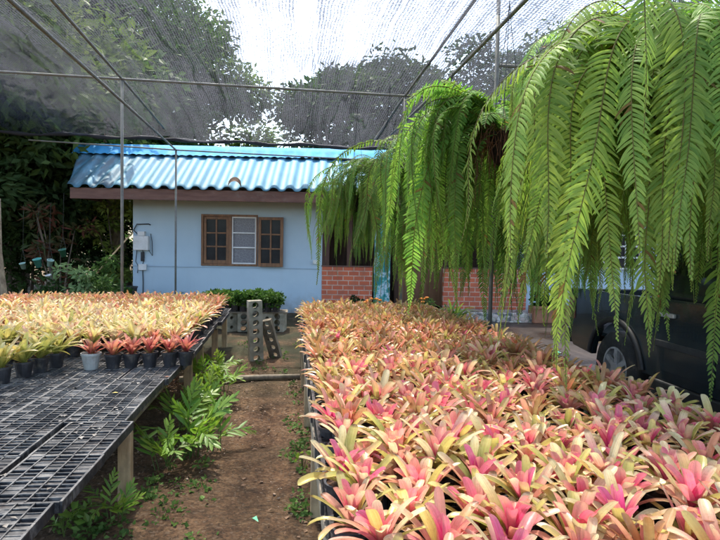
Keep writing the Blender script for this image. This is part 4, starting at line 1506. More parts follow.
# ridge cap: scalloped strip folded over the ridge
m_ = MB()
nu = int((UR + 1.5) / 0.315 * 10)
vs, fs = [], []
dz, dv = RZ - EZ, RV - EV
for i in range(nu + 1):
    u = ULr - 0.06 + (UR + 0.5 - ULr) * i / nu
    sc_ = 0.045 * math.cos(2 * PI * u / 0.315)
    L_ = 0.34 + 0.05 * math.cos(2 * PI * u / 0.315)
    for q, zz in ((-L_, 0.05 + max(0, sc_)), (-0.15, 0.085), (-0.05, 0.13), (0.06, 0.13), (0.3, 0.0)):
        vs.append((u, RV + q, RZ - 0.0 + (q * dz / dv if q < 0 else -q * 0.3) + zz))
for i in range(nu):
    for k in range(4):
        fs.append((i * 5 + k, (i + 1) * 5 + k, (i + 1) * 5 + k + 1, i * 5 + k + 1))
m_.add(vs, fs)
m_.build('ridge_cap', M['ridge'], RF, True)
m_ = MB()
m_.span((UL + 0.03, EV - 0.03, EZ - 0.20), (UR + 0.5, EV + 0.01, EZ + 0.02))
m_.span((UL + 0.03, EV + 0.013, EZ - 0.17), (UL + 0.07, 0.7, EZ + 0.0))
m_.build('fascia', M['fascia'], RF, bevel=0.004)
m_ = MB()
m_.span((UL + 0.08, EV + 0.013, EZ - 0.10), (UR + 0.5, -0.003, EZ - 0.085))
m_.build('soffit', M['fascia'], RF)
m_ = MB()   # gable infill under the slope at the left end
m_.prism([(EV + 0.1, EZ - 0.16), (HD, HB), (RV, RZ - 0.12)], 0, 0)
# dead leaf on the eave
u_, z_ = uw(234, 184, EV - 0.12)
m_ = MB()
vs, fs, cs = [], [], []
for i in range(9):
    a = PI * i / 8
    for s in (-1, 1):
        vs.append((-0.13 * math.cos(a), s * 0.07 * math.sin(a + 0.2) - 0.02, 0.15 * math.sin(a) + s * 0.05))
for i in range(8):
    fs.append((i * 2, i * 2 + 1, i * 2 + 3, i * 2 + 2))
m_.add(vs, fs)
o = m_.build('dead_leaf', M['deadleaf'], None, True)
P_ = H.matrix_basis @ Vector((u_, EV - 0.03, z_ - 0.02)) if False else Vector((hp.x + hx * u_ - hy * (EV - 0.05), hp.y + hy * u_ + hx * (EV - 0.05), EZ + 0.10))
o.location = P_
tag(o, 'curled brown dead leaf caught on the eave above the window', 'dead leaf')

# ------------------------------------------------------------------ things at the house front


def hpt(u, v, z):
    return Vector((hp.x + hx * u - hy * v, hp.y + hy * u + hx * v, z))


# leaf clouds
def leaf_cloud(seed, centres, radii, n, size, cols, flat=0.6, droop=0.3, aspect=0.42, mb=None):
    g = np.random.default_rng(seed)
    C = np.asarray(centres, float)
    Rr = np.asarray(radii, float)
    if Rr.ndim == 1:
        Rr = Rr[:, None] * np.array([1, 1, 0.75])
    vol = Rr.prod(1) ** 0.75
    idx = g.choice(len(C), n, p=vol / vol.sum())
    d = g.normal(size=(n, 3))
    d /= np.linalg.norm(d, axis=1, keepdims=True)
    rad = g.uniform(0.25, 1, n) ** 0.5 * g.uniform(0.85, 1.12, n)
    P = C[idx] + d * rad[:, None] * Rr[idx]
    ax = g.normal(size=(n, 3))
    ax[:, 2] = ax[:, 2] * flat - droop
    ax += d * 0.7
    ax /= np.linalg.norm(ax, axis=1, keepdims=True)
    nr = g.normal(size=(n, 3)) + np.array([0, 0, 1.1])
    sd_ = np.cross(ax, nr)
    sd_ /= np.linalg.norm(sd_, axis=1, keepdims=True) + 1e-9
    up_ = np.cross(sd_, ax)
    s = size * g.uniform(0.6, 1.25, n)[:, None]
    V = np.stack([P, P + ax * s * 0.45 + sd_ * s * aspect * 0.5 + up_ * s * 0.06, P + ax * s, P + ax * s * 0.45 - sd_ * s * aspect * 0.5 + up_ * s * 0.06], 1).reshape(-1, 3)
    cl = np.asarray(cols, float)
    tone = g.uniform(0, 1, len(C))[idx] * 0.6 + g.uniform(0, 1, n) * 0.4
    k = tone * (len(cl) - 1)
    i0 = np.clip(k.astype(int), 0, len(cl) - 2)
    cc = cl[i0] + (cl[i0 + 1] - cl[i0]) * (k - i0)[:, None]
    cc = np.repeat(cc, 4, 0)
    mb = mb or MB()
    base = np.arange(n) * 4
    F = np.stack([base, base + 1, base + 2, base + 3], 1)
    mb.add(V, F.tolist(), cc)
    return mb


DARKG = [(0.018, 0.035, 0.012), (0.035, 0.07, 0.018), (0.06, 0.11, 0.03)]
MIDG = [(0.035, 0.075, 0.02), (0.07, 0.13, 0.03), (0.12, 0.19, 0.05)]
BRTG = [(0.06, 0.12, 0.03), (0.11, 0.19, 0.04), (0.19, 0.27, 0.06)]


def crown_clumps(rg, h0, h1, rx, n, cr):
    cs, rs = [], []
    for k in range(n):
        a = rg.uniform(0, 6.28)
        t_ = rg.uniform(0, 1)
        env = math.sin(PI * (0.12 + 0.85 * t_)) ** 0.7
        q = rx * env * math.sqrt(rg.uniform(0.1, 1))
        cs.append((q * math.cos(a), q * math.sin(a), h0 + (h1 - h0) * t_))
        rs.append(cr * rg.uniform(0.6, 1.3))
    return cs, rs


def tree(loc, h, rx, seed, label, cols=MIDG, leaves=9000, size=0.22, base=0.32, clumps=38, bark='bark', trunk_r=None, group=None, name='tree', cr=None):
    rg = random.Random(seed)
    t_ = empty(name, loc, 0, label, 'tree', group)
    cs, rs = crown_clumps(rg, h * base, h * 0.95, rx, clumps, cr or rx * 0.34)
    m_ = MB()
    tr = trunk_r or h * 0.022
    top = Vector((rg.uniform(-.4, .4), rg.uniform(-.4, .4), h * 0.72))
    bend = Vector((rg.uniform(-.3, .3), rg.uniform(-.3, .3), h * 0.35))
    m_.tube([(0, 0, -0.1), (bend.x * 0.3, bend.y * 0.3, h * 0.12), bend, top], [tr * 1.35, tr, tr * 0.8, tr * 0.25], 10)
    m_.build('trunk', M[bark], t_, True)
    m_ = MB()
    for k in range(0, len(cs), 2):
        c_ = Vector(cs[k])
        f_ = rg.uniform(0.25, 0.9)
        s_ = bend * (1 - f_) + top * f_ if f_ > 0.3 else bend
        if s_.z > c_.z:
            s_ = bend * 0.8
        mid = (s_ + c_) / 2 + Vector((0, 0, -0.1 * (c_ - s_).length))
        m_.tube([s_, mid, c_], [tr * 0.34, tr * 0.22, tr * 0.06], 6, None, False)
    m_.build('limbs', M[bark], t_, True)
    leaf_cloud(seed, cs, rs, leaves, size, cols).build('crown', M['leaf'], t_)
    return t_


TG = 'trees behind the house and net'
tree(at(18, 243, 20.0) * 1, 11.5, 4.6, 1, 'tall dense tree rising behind the net above the dark garden corner', MIDG, 26000, 0.36, 0.30, 70, group=TG).location.z = 0
tree(at(-75, 243, 15), 10.0, 4.2, 2, 'broad leaved tree at the frame edge with pale branch showing through the net', BRTG, 20000, 0.34, 0.3, 50, group=TG).location.z = 0
tree(at(112, 243, 24.0), 12.0, 4.2, 3, 'dark tree behind the house end, next to the bright gap of sky', MIDG, 26000, 0.30, 0.28, 60, group=TG).location.z = 0
tree(at(184, 243, 25), 10.6, 3.1, 4, 'rounded tree behind the roof, just before the bright gap of sky', MIDG, 20000, 0.30, 0.3, 48, group=TG).location.z = 0
tree(at(336, 243, 25), 8.9, 3.0, 5, 'bushy tree behind the roof, just past the bright gap of sky', DARKG, 20000, 0.30, 0.26, 50, group=TG).location.z = 0
tree(at(398, 243, 26), 10.0, 3.6, 6, 'rounded dark tree behind the roof, seen through the middle of the net', DARKG, 22000, 0.30, 0.26, 54, group=TG).location.z = 0
tree(at(475, 243, 26), 10.6, 3.6, 7, 'dark tree behind the roof near the thin right hand post', DARKG, 20000, 0.30, 0.26, 50, group=TG).location.z = 0
tree(at(560, 243, 25), 11.0, 4.2, 8, 'tree behind the porch, mostly hidden by the hanging ferns', MIDG, 16000, 0.32, 0.26, 46, group=TG).location.z = 0
tree(at(680, 243, 24), 12.0, 4.6, 9, 'tree beyond the pickup, glimpsed above the hanging ferns', MIDG, 16000, 0.34, 0.26, 46, group=TG).location.z = 0
# distant woods
rg = random.Random(77)
cs, rs = [], []
for k in range(170):
    x = rg.uniform(-60, 75)
    y = rg.uniform(38, 48)
    top = 6.0 + 1.3 * math.sin(x * 0.33) + 0.9 * math.sin(x * 0.9 + 1)
    gap = math.exp(-((x - at(258, 243, y).x) / 2.2) ** 2)
    cs.append((x, y, rg.uniform(0.5, top) * (1 - 0.9 * gap)))
    rs.append(rg.uniform(1.3, 2.4))
tag(leaf_cloud(78, cs, rs, 42000, 0.6, MIDG).build('woods', M['leaf']), 'far off wood closing the view behind the house', None, None, 'stuff')

# dark garden corner at the left
G2 = 'shrubs of the dark garden corner'


def shrub(loc, rx, h, seed, label, cols, leaves, size, group=None, name='shrub', aspect=0.42, stems=7, cat='shrub', droop=0.3):
    rg = random.Random(seed)
    t_ = empty(name, loc, 0, label, cat, group)
    cs, rs = [], []
    for k in range(22):
        a, q, z = rg.uniform(0, 6.28), rx * math.sqrt(rg.uniform(0, 1)), h * rg.uniform(0.22, 0.9)
        cs.append((q * math.cos(a) * (0.6 + 0.5 * z / h), q * math.sin(a) * (0.6 + 0.5 * z / h), z))
        rs.append(rx * rg.uniform(0.2, 0.42))
    leaf_cloud(seed + 500, cs, rs, leaves, size, cols, aspect=aspect, droop=droop).build('foliage', M['leaf'], t_)
    m_ = MB()
    for k in range(stems):
        c_ = Vector(cs[k])
        m_.tube([(c_.x * 0.15, c_.y * 0.15, -0.03), (c_.x * 0.45, c_.y * 0.45, c_.z * 0.5), c_], [0.022 * h / 2, 0.016 * h / 2, 0.005], 6, None, False)
    m_.build('stems', M['bark'], t_, True)
    return t_


def gl(px, Y):
    p = at(px, 243, Y)
    return (p.x, Y, 0)


MANGO = [(0.03, 0.06, 0.02), (0.05, 0.10, 0.03), (0.09, 0.15, 0.05)]
CROT = [(0.04, 0.07, 0.025), (0.06, 0.07, 0.025), (0.14, 0.045, 0.025), (0.06, 0.10, 0.03)]
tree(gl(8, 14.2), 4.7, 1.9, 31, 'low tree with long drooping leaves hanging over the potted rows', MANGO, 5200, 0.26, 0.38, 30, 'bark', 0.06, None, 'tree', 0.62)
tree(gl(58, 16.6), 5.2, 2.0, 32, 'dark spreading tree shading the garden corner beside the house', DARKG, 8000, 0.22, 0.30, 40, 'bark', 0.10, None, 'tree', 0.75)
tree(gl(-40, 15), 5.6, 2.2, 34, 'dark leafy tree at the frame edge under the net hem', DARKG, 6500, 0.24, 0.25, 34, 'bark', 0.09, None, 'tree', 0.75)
shrub(gl(60, 12.9), 0.55, 2.5, 33, 'croton shrub with a few red leaves before the dark trees', CROT, 420, 0.22, None, 'croton_shrub', 0.3)
shrub(gl(118, 14.6), 0.7, 3.2, 35, 'sunlit yellow green shrub beside the corner of the blue house', [(0.12, 0.18, 0.03), (0.20, 0.26, 0.05), (0.3, 0.34, 0.09)], 1500, 0.15)
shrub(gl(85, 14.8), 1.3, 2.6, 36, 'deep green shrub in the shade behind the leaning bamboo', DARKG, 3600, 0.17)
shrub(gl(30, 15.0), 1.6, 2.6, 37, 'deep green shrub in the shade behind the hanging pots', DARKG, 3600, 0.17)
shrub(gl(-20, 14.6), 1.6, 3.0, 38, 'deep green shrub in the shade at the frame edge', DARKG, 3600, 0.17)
shrub(gl(112, 12.2), 0.42, 1.35, 39, 'bright bushy plant at the foot of the thin post by the house corner', BRTG, 700, 0.12)
shrub(gl(76, 11.0), 0.34, 1.15, 40, 'pale green bedding plant behind the yellow potted rows', [(0.12, 0.2, 0.08), (0.22, 0.32, 0.14)], 420, 0.13)
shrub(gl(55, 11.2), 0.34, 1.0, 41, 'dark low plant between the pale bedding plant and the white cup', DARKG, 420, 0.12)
shrub(gl(97, 11.3), 0.40, 1.05, 42, 'mid green low plant under the leaning bamboo', MIDG, 500, 0.12)
# pale blotched trunk by the house, tan leaning trunk at the edge
m_ = MB()
a = at(116, 225, 15.2)
m_.tube([(a.x + 0.25, 15.2, -0.1), (a.x + 0.12, 15.2, 1.1), (a.x, 15.2, a.z), (a.x - 0.25, 15.2, 3.4), (a.x - 0.2, 15.4, 4.6)], [0.20, 0.17, 0.15, 0.11, 0.08], 10)
t_ = empty('tree', (0, 0, 0), 0, 'tree with a pale blotched trunk beside the corner of the blue house', 'tree')
m_.build('trunk', M['palebark'], t_, True)
cs = [(a.x - 0.2 + random.uniform(-.9, .9), 15.4 + random.uniform(-.8, .8), 4.3 + random.uniform(-.6, 1.1)) for k in range(12)]
leaf_cloud(61, cs, [0.5] * 12, 2600, 0.2, MIDG).build('crown', M['leaf'], t_)
m_ = MB()
a, c = at(-1, 252, 10.4), at(6, 312, 10.2)
m_.tube([(c.x + 0.06, 10.2, -0.05), c, a, (a.x - 0.1, 10.6, 2.2)], [0.055, 0.052, 0.046, 0.04], 10)
tag(m_.build('wooden_pole', M['palebark'], None, True), 'tan bare pole leaning at the frame edge behind the lime bromeliads', 'pole')
m_ = MB()
a, c = at(133, 232, 12.6), at(92, 279, 12.3)
m_.tube([c, (a + c) / 2 + Vector((0, 0, 0.01)), a], [0.018, 0.017, 0.014], 8)
m_.tube([c, (c.x - 0.4, 12.3, 0.0)], [0.018, 0.019], 8)
tag(m_.build('bamboo_pole', M['bamboo'], None, True), 'thin bamboo pole leaning across the dark shrubs beside the house', 'bamboo pole')
# bare branch seen through the net
a, c, e = at(62, 98, 14.5), at(88, 86, 14.2), at(104, 75, 14.0)
# hanging pots in the dark corner
for px, py, mt, lb, s in ((23, 266, 'pot_mint', 'faded mint pot hung in the dark corner, nearest the leaning pole', 0.8),
                          (38, 263, 'pot_teal', 'teal pot hung in the dark corner, biggest of the hung pots', 1.15),
                          (50, 263, 'pot_mint', 'mint pot tipped on its side beside the teal pot', 0.9),
                          (49, 278, 'pot_white', 'white cup hung lowest in the dark corner', 0.85),
                          (63, 253, 'pot_green', 'dark green pot hung higher than the other pots', 1.0)):
    p = at(px, py, 11.4)
    s *= 0.8
    t_ = empty('hanging_pot', p, 0, lb, 'hanging pot')
    m_ = MB()
    m_.lathe([(0.055 * s, -0.085 * s), (0.075 * s, 0.07 * s), (0.085 * s, 0.07 * s), (0.085 * s, 0.09 * s), (0.07 * s, 0.09 * s), (0.06 * s, 0.0), (0, 0)], 16)
    q = m_.build('cup', M[mt], t_, True)
    q.rotation_euler = (R(15), R(18 if 'tipped' in lb else -8), 0)
    m_ = MB()
    m_.tube([(-0.07 * s, 0, 0.08 * s), (0, 0, 0.30), (0.02, 0, 1.1)], 0.0025, 5)
    m_.tube([(0.07 * s, 0, 0.08 * s), (0, 0, 0.30)], 0.004, 5)
    m_.build('wire', M['wire'], t_)
# ------------------------------------------------------------------ hedge shelf, concrete blocks, plank on the path
hc = at(244, 300, 10.4)
t_ = empty('potted_hedge', (hc.x, 10.4, 0), R(-4), 'low bushy row of bright green plants in black pots under the window', 'hedge')
cs, rs = [], []
rg = random.Random(8)
hw = (at(283, 300, 10.4).x - at(206, 300, 10.4).x) / 2
zt_, zb_ = at(244, 291, 10.4).z, at(244, 305, 10.4).z
for k in range(170):
    cs.append((-hw + 0.06 + (k % 34) * (2 * hw - 0.12) / 33, rg.uniform(-0.22, 0.22), rg.uniform(zb_ + 0.03, zt_ - 0.055)))
    rs.append(rg.uniform(0.075, 0.10))
leaf_cloud(91, cs, rs, 12000, 0.055, [(0.02, 0.05, 0.012), (0.06, 0.13, 0.02), (0.15, 0.24, 0.04)], aspect=0.7, droop=-0.1).build('foliage', M['leaf'], t_)
m_ = MB()
m_.lathe([(0.05, -0.10), (0.075, 0.06), (0.07, 0.06), (0, 0.04)], 12)
hp_me = m_.mesh('pot', M['pot_black'])
for k in range(9):
    for q in (-0.12, 0.12):
        link('pot', hp_me, t_, loc=(-hw + 0.1 + k * (2 * hw - 0.2) / 8, q, zb_))
m_ = MB()
m_.span((hc.x - hw - 0.1, 10.25, zb_ - 0.13), (hc.x + hw + 0.1, 10.65, zb_ - 0.103))
tag(m_.build('wooden_plank', M['greywood'], None, bevel=0.005), 'weathered plank shelf carrying the low green hedge on concrete blocks', 'plank')


def block(w_, d_, h_, holes, hr, seed):
    """Concrete block standing on end, round holes going right through it (front to back)."""
    m_ = MB()
    n = 16
    ch = h_ / holes
    ring = []
    for k in range(holes):
        z0 = k * ch
        sq = []
        for i in range(n):
            a = 2 * PI * i / n + PI / 4
            c_, s_ = math.cos(a), math.sin(a)
            mxx = max(abs(c_), abs(s_))
            sq.append((c_ / mxx * w_ / 2, s_ / mxx * ch / 2 + z0 + ch / 2))
        ci = [(hr * math.cos(2 * PI * i / n + PI / 4), hr * math.sin(2 * PI * i / n + PI / 4) + z0 + ch / 2) for i in range(n)]
        vs = [(p[0], -d_ / 2, p[1]) for p in sq] + [(p[0], -d_ / 2, p[1]) for p in ci] + [(p[0], d_ / 2, p[1]) for p in ci] + [(p[0], d_ / 2, p[1]) for p in sq]
        fs = []
        for i in range(n):
            j = (i + 1) % n
            fs += [(i, j, n + j, n + i), (n + i, n + j, 2 * n + j, 2 * n + i), (2 * n + i, 2 * n + j, 3 * n + j, 3 * n + i)]
            mid = (sq[i][0] + sq[j][0]) / 2
            if abs(abs(mid) - w_ / 2) < 1e-6 or (k == 0 and (sq[i][1] + sq[j][1]) / 2 < 1e-6) or (k == holes - 1 and (sq[i][1] + sq[j][1]) / 2 > h_ - 1e-6):
                fs.append((i, 3 * n + i, 3 * n + j, j))
        m_.add(vs, fs)
    return m_


p = at(255, 364, 7.55)
o = block(0.175, 0.15, 0.80, 7, 0.042, 1).build('concrete_block', M['concrete'], None)
o.location = (p.x, 7.75, -0.01)
o.rotation_euler = (0, R(-2), R(14))
tag(o, 'tall concrete block standing on end with seven round holes at the aisle end', 'concrete block')
o = block(0.15, 0.10, 0.54, 5, 0.036, 2).build('concrete_block', surf('muddy_concrete', [(0.3, (0.11, 0.085, 0.055)), (0.55, (0.20, 0.165, 0.11)), (0.8, (0.30, 0.26, 0.18))], 10, 0.95, bump=0.6, bscale=50, dirt=((0.07, 0.06, 0.035), 6, 0.4, 0.7)), None)
p = at(272, 362, 7.65)
o.location = (p.x + 0.05, 7.95, 0.0)
o.rotation_euler = (R(10), R(-14), R(-12))
tag(o, 'broken concrete block leaning against the tall one with holes', 'concrete block')
for px, lb, rz in ((229, 'plain weathered concrete block under the hedge shelf end by the plug tray bench', 0.5), (243, 'concrete block with round holes under the hedge shelf, beside the plain one', 0.15), (266, 'concrete block under the middle of the hedge shelf, half hidden by the tall one', 0.2), (279, 'concrete block with round holes under the shelf end towards the pink bromeliads', -0.35)):
    p = at(px, 315, 10.25)
    o = block(0.21, 0.19, zb_ - 0.131, 3 if 'holes' in lb else 2, 0.055 if 'holes' in lb else 0.03, 3).build('concrete_block', M['concrete'], None)
    o.location = (p.x, 10.35, 0)
    o.rotation_euler = (0, 0, rz)
    tag(o, lb, 'concrete block')
a, c = atz(226, 379, 0.03), atz(300, 376.5, 0.03)
m_ = MB()
m_.tube([a + Vector((-0.5, 0, 0)), a, (a + c) / 2 + Vector((0, 0.02, 0)), c], [0.035, 0.035, 0.032, 0.03], 8)
tag(m_.build('wooden_pole', M['greywood'], None, True), 'grey wooden pole lying across the end of the earth aisle', 'pole')
# strappy plants by the wall
for px, lb, sd_ in ((152, 'dark strap leaved plant at the wall under the meter box', 3), (170, 'dark strap leaved plant at the wall beside the thin post', 4)):
    p = at(px, 296, 12.7)
    t_ = empty('strap_plant', (p.x, 12.7, 0), 0, lb, 'plant')
    m_ = MB()
    rg = random.Random(sd_)
    for k in range(13):
        g = rg.choice([(0.03, 0.07, 0.03), (0.05, 0.10, 0.04)])
        blade(m_, (0, 0, 0.0), k * 2.4, R(rg.uniform(58, 82)), R(rg.uniform(-5, 40)), rg.uniform(0.45, 0.72), 0.05, lambda t, s, g=g: g, tipw=0.6)
    m_.build('leaves', M['weed'], t_, True)
m_ = MB()
p = at(131, 290, 12.9)
m_.lathe([(0.09, 0), (0.13, 0.26), (0.14, 0.26), (0.14, 0.29), (0.12, 0.29), (0, 0.26)], 18)
o = m_.build('flower_pot', M['pot_black'], None)
o.location = (p.x, 12.9, 0.28)
tag(o, 'empty black pot at the corner of the blue house', 'pot')
m_ = MB()
m_.span((-0.25, -0.2, 0), (0.25, 0.2, 0.279))
o = m_.build('concrete_block', M['concrete'], None, bevel=0.01)
o.location = (p.x, 12.9, 0)
tag(o, 'solid concrete block under the empty black pot by the house corner', 'concrete block')

# porch front: planter, bushy plant, orange flowers, spiky plant
a, c = at(531, 326, 11.3), at(571, 313, 11.3)
for k, lb in ((0, 'terracotta planter box on the wet yard, with the bushy plant in it'), (1, 'empty terracotta planter box next to the one with the bushy plant')):
    t_ = empty('planter_box', (a.x + 0.30 + k * 0.66, 11.3, 0.036), 0, lb, 'planter')
    m_ = MB()
    h_ = 0.33
    m_.span((-0.31, -0.15, 0), (0.31, -0.12, h_)).span((-0.31, 0.12, 0), (0.31, 0.15, h_)).span((-0.31, -0.12, 0), (-0.28, 0.12, h_)).span((0.28, -0.12, 0), (0.31, 0.12, h_)).span((-0.33, -0.175, h_ - 0.05), (0.33, -0.152, h_ + 0.01))
    m_.build('box', M['clay'], t_, bevel=0.008)
    m_ = MB()
    m_.span((-0.28, -0.12, 0.2), (0.28, 0.12, 0.29))
    m_.build('soil', M['soil'], t_)
shrub((a.x + 0.30, 11.3, 0.32), 0.26, 0.42, 71, 'leafy dark green plant growing in the terracotta planter', MIDG, 420, 0.12, None, 'potted_plant', 0.5, 6, 'plant')
t_ = empty('spiky_plant', (at(455, 320, 10.9).x, 10.9, 0.0), 0, 'bright strap leaved plant between the pink bromeliads and the brick wall', 'plant')
m_ = MB()
rg = random.Random(9)
for k in range(24):
    g = rg.choice([(0.12, 0.22, 0.05), (0.20, 0.30, 0.07), (0.09, 0.17, 0.04)])
    blade(m_, (rg.uniform(-.1, .1), rg.uniform(-.08, .08), 0.1), k * 2.4, R(rg.uniform(48, 85)), R(rg.uniform(-25, 30)), rg.uniform(0.4, 0.66), 0.045, lambda t, s, g=g: g, tipw=0.6)
m_.build('leaves', M['weed'], t_, True)
m_ = MB()
m_.lathe([(0.12, 0), (0.17, 0.13), (0.15, 0.13), (0, 0.1)], 16)
m_.build('pot', M['pot_black'], t_)
for px, py, lb in ((376, 297, 'orange marigolds at the foot of the teal pillar'), (423, 297, 'orange marigold plant before the brown door')):
    p = at(px, py, 10.6)
    t_ = empty('marigold_plant', (p.x, 10.6, 0), 0, lb, 'flower')
    m_ = MB()
    rg = random.Random(px)
    for k in range(7 if px == 376 else 4):
        c_ = (rg.uniform(-.14, .14) * (1.6 if px == 376 else 0.7), rg.uniform(-.1, .1), p.z + rg.uniform(-0.05, 0.05))
        m_.lathe([(0.0, -0.02), (0.034, -0.01), (0.042, 0.003), (0.03, 0.016), (0.0, 0.022)], 10, (c_[0], c_[1], c_[2] - 0.06))
    m_.build('blooms', M['orange'], t_, True)
    cs = [(rg.uniform(-.15, .15), rg.uniform(-.12, .12), p.z * rg.uniform(0.4, 0.9)) for k in range(10)]
    leaf_cloud(px, cs, [0.09] * 10, 260, 0.08, MIDG).build('foliage', M['leaf'], t_)
    m_ = MB()
    for k in range(7):
        m_.tube([(0, 0, 0), cs[k], (cs[k][0], cs[k][1], p.z - 0.03)], 0.005, 5, (0.08, 0.14, 0.03))
    m_.build('stems', M['weed'], t_)
for px, lb, sd_ in ((358, 'dark bushy plant in front of the brick wall under the porch fern', 81),):
    shrub((at(px, 296, 11.6).x, 11.6, 0.0), 0.22, 0.52, sd_, lb, DARKG, 260, 0.1, None, 'potted_plant', 0.5, 6, 'plant')

# ------------------------------------------------------------------ weeds along the left bench
WG = ((0.13, 0.27, 0.04), (0.30, 0.45, 0.07))
WF = [frond_mesh(400 + k, L, R(e), 1.0, 9, 0.19, 0.033, end=en, gcol=WG, mat='weed', curlv=0.25, rach=(0.12, 0.2, 0.05), prof='lobed') for k, (L, e, en) in enumerate([(0.52, 80, 35), (0.6, 68, -8), (0.42, 84, 50), (0.55, 58, -20), (0.36, 78, 30)])]
rg = random.Random(14)
weeds = [((119, 524), 8, 0.62, 'small fern clump alone beside the nearest bench leg'),
         ((166, 470), 9, 0.85, 'fern clump under the bench edge just behind the nearest leg'),
         ((192, 456), 8, 1.1, 'fern clump with pale young fronds spreading from the bench edge'),
         ((214, 450), 7, 1.0, 'fern clump reaching furthest into the earth aisle'),
         ((178, 432), 8, 1.1, 'dark fern clump in the shade below the plug trays'),
         ((202, 424), 8, 1.0, 'fern clump against the second bench leg'),
         ((222, 398), 8, 0.95, 'fern clump with glossy fronds past the second bench leg'),
         ((205, 392), 8, 0.95, 'shaded fern clump behind the second bench leg'),
         ((216, 378), 8, 0.85, 'furthest fern clump along the bench, near the lying pole')]
for (px, py), n, s, lb in weeds:
    p = atz(px, py, 0)
    t_ = empty('fern_clump', (p.x, p.y, 0), rg.uniform(0, 6), lb, 'fern')
    for k in range(n):
        f_ = link('frond', rg.choice(WF), t_)
        f_.rotation_euler = (rg.uniform(-.15, .15), rg.uniform(-.15, .15), k * 2.4 + rg.uniform(-.4, .4))
        f_.location = (rg.uniform(-.05, .05), rg.uniform(-.05, .05), 0)
        q = s * rg.uniform(0.75, 1.1)
        f_.scale = (q, q, q)
# tiny weeds hugging the soil
cs, rs = [], []
for k in range(120):
    px, py = rg.choice([(rg.uniform(60, 130), rg.uniform(505, 540)), (rg.uniform(150, 215), rg.uniform(450, 540)), (rg.uniform(285, 306), rg.uniform(380, 520)), (rg.uniform(235, 295), rg.uniform(340, 374)), (rg.uniform(140, 180), rg.uniform(480, 530))])
    p = atz(px, py, 0.015)
    cs.append((p.x, p.y, 0.018))
    rs.append((rg.uniform(0.03, 0.07), rg.uniform(0.03, 0.07), 0.02))
tag(leaf_cloud(95, cs, rs, 1900, 0.034, [(0.06, 0.12, 0.03), (0.12, 0.22, 0.05), (0.2, 0.32, 0.08)], aspect=0.7, droop=-0.2).build('ground_weeds', M['leaf']), None, None, None, 'stuff')
for (px, py), lb, n in (((78, 528), 'bright small leafy weed beside the near tray corner', 26), ((64, 536), 'yellow green seedling at the near tray corner', 14), ((303, 470), 'little green weed at the foot of the pink bench', 14)):
    p = atz(px, py, 0)
    t_ = empty('weed', (p.x, p.y, 0), 0, lb, 'weed')
    leaf_cloud(px, [(0, 0, 0.07), (0.03, 0.02, 0.10), (-0.03, 0.0, 0.05)], [0.05, 0.04, 0.05], n, 0.06, [(0.12, 0.22, 0.04), (0.26, 0.38, 0.07)], aspect=0.5, droop=-0.1).build('leaves', M['weed'], t_)
    m_ = MB()
    for k in range(4):
        m_.tube([(0, 0, -0.01), (rg.uniform(-.03, .03), rg.uniform(-.03, .03), 0.10)], 0.002, 4, (0.14, 0.2, 0.05))
    m_.build('stems', M['weed'], t_)
# litter
p = atz(255, 521, 0.012)
m_ = MB()
m_.add([(-0.012, -0.03, 0), (0.012, -0.028, 0.006), (0.016, 0.03, 0.012), (-0.010, 0.028, 0.004), (-0.012, -0.03, 0.002), (0.012, -0.028, 0.008), (0.016, 0.03, 0.014), (-0.010, 0.028, 0.006)], [(0, 1, 2, 3), (7, 6, 5, 4), (0, 4, 5, 1), (1, 5, 6, 2), (2, 6, 7, 3), (3, 7, 4, 0)])
o = m_.build('plastic_scrap', M['greenplastic'])
o.location = p
o.rotation_euler = (0, 0, 0.3)
tag(o, 'scrap of pale green plastic lying on the earth aisle', 'litter')
for (px, py, z), mt, lb, nm in (((115, 393, LZ + 0.004), 'yellowleaf', 'small yellow leaf fallen on the black plug trays', 'fallen_leaf'), ((167, 377, LZ + 0.004), 'clay', 'red petal scrap on the tray edge beside the aisle', 'fallen_petal')):
    p = atz(px, py, z)
    m_ = MB()
    m_.add([(-0.02, 0, 0), (0, -0.011, 0.005), (0.022, 0, 0.002), (0, 0.011, 0.006), (0, 0, -0.001)], [(0, 1, 2, 3), (0, 4, 1), (1, 4, 2), (2, 4, 3), (3, 4, 0)])
    o = m_.build(nm, M[mt])
    o.location = p
    tag(o, lb, 'leaf' if nm == 'fallen_leaf' else 'petal')
p = atz(557, 352, 0.10)
t_ = empty('plastic_bottle', (p.x, p.y, 0.05), R(20), 'green and white plastic bottle lying on the wet yard near the rear wheel', 'bottle')
t_.scale = (0.42, 0.42, 0.42)
m_ = MB()
m_.lathe([(0.0, -0.13), (0.07, -0.125), (0.075, -0.1), (0.075, 0.06), (0.05, 0.11), (0.025, 0.13), (0.0, 0.131)], 16, (0, 0, 0.065), 'X')
m_.build('body', M['greenplastic'], t_, True)
m_ = MB()
m_.lathe([(0.0, 0.132), (0.03, 0.133), (0.03, 0.165), (0, 0.166)], 12, (0, 0, 0.065), 'X')
m_.build('cap', M['white'], t_)


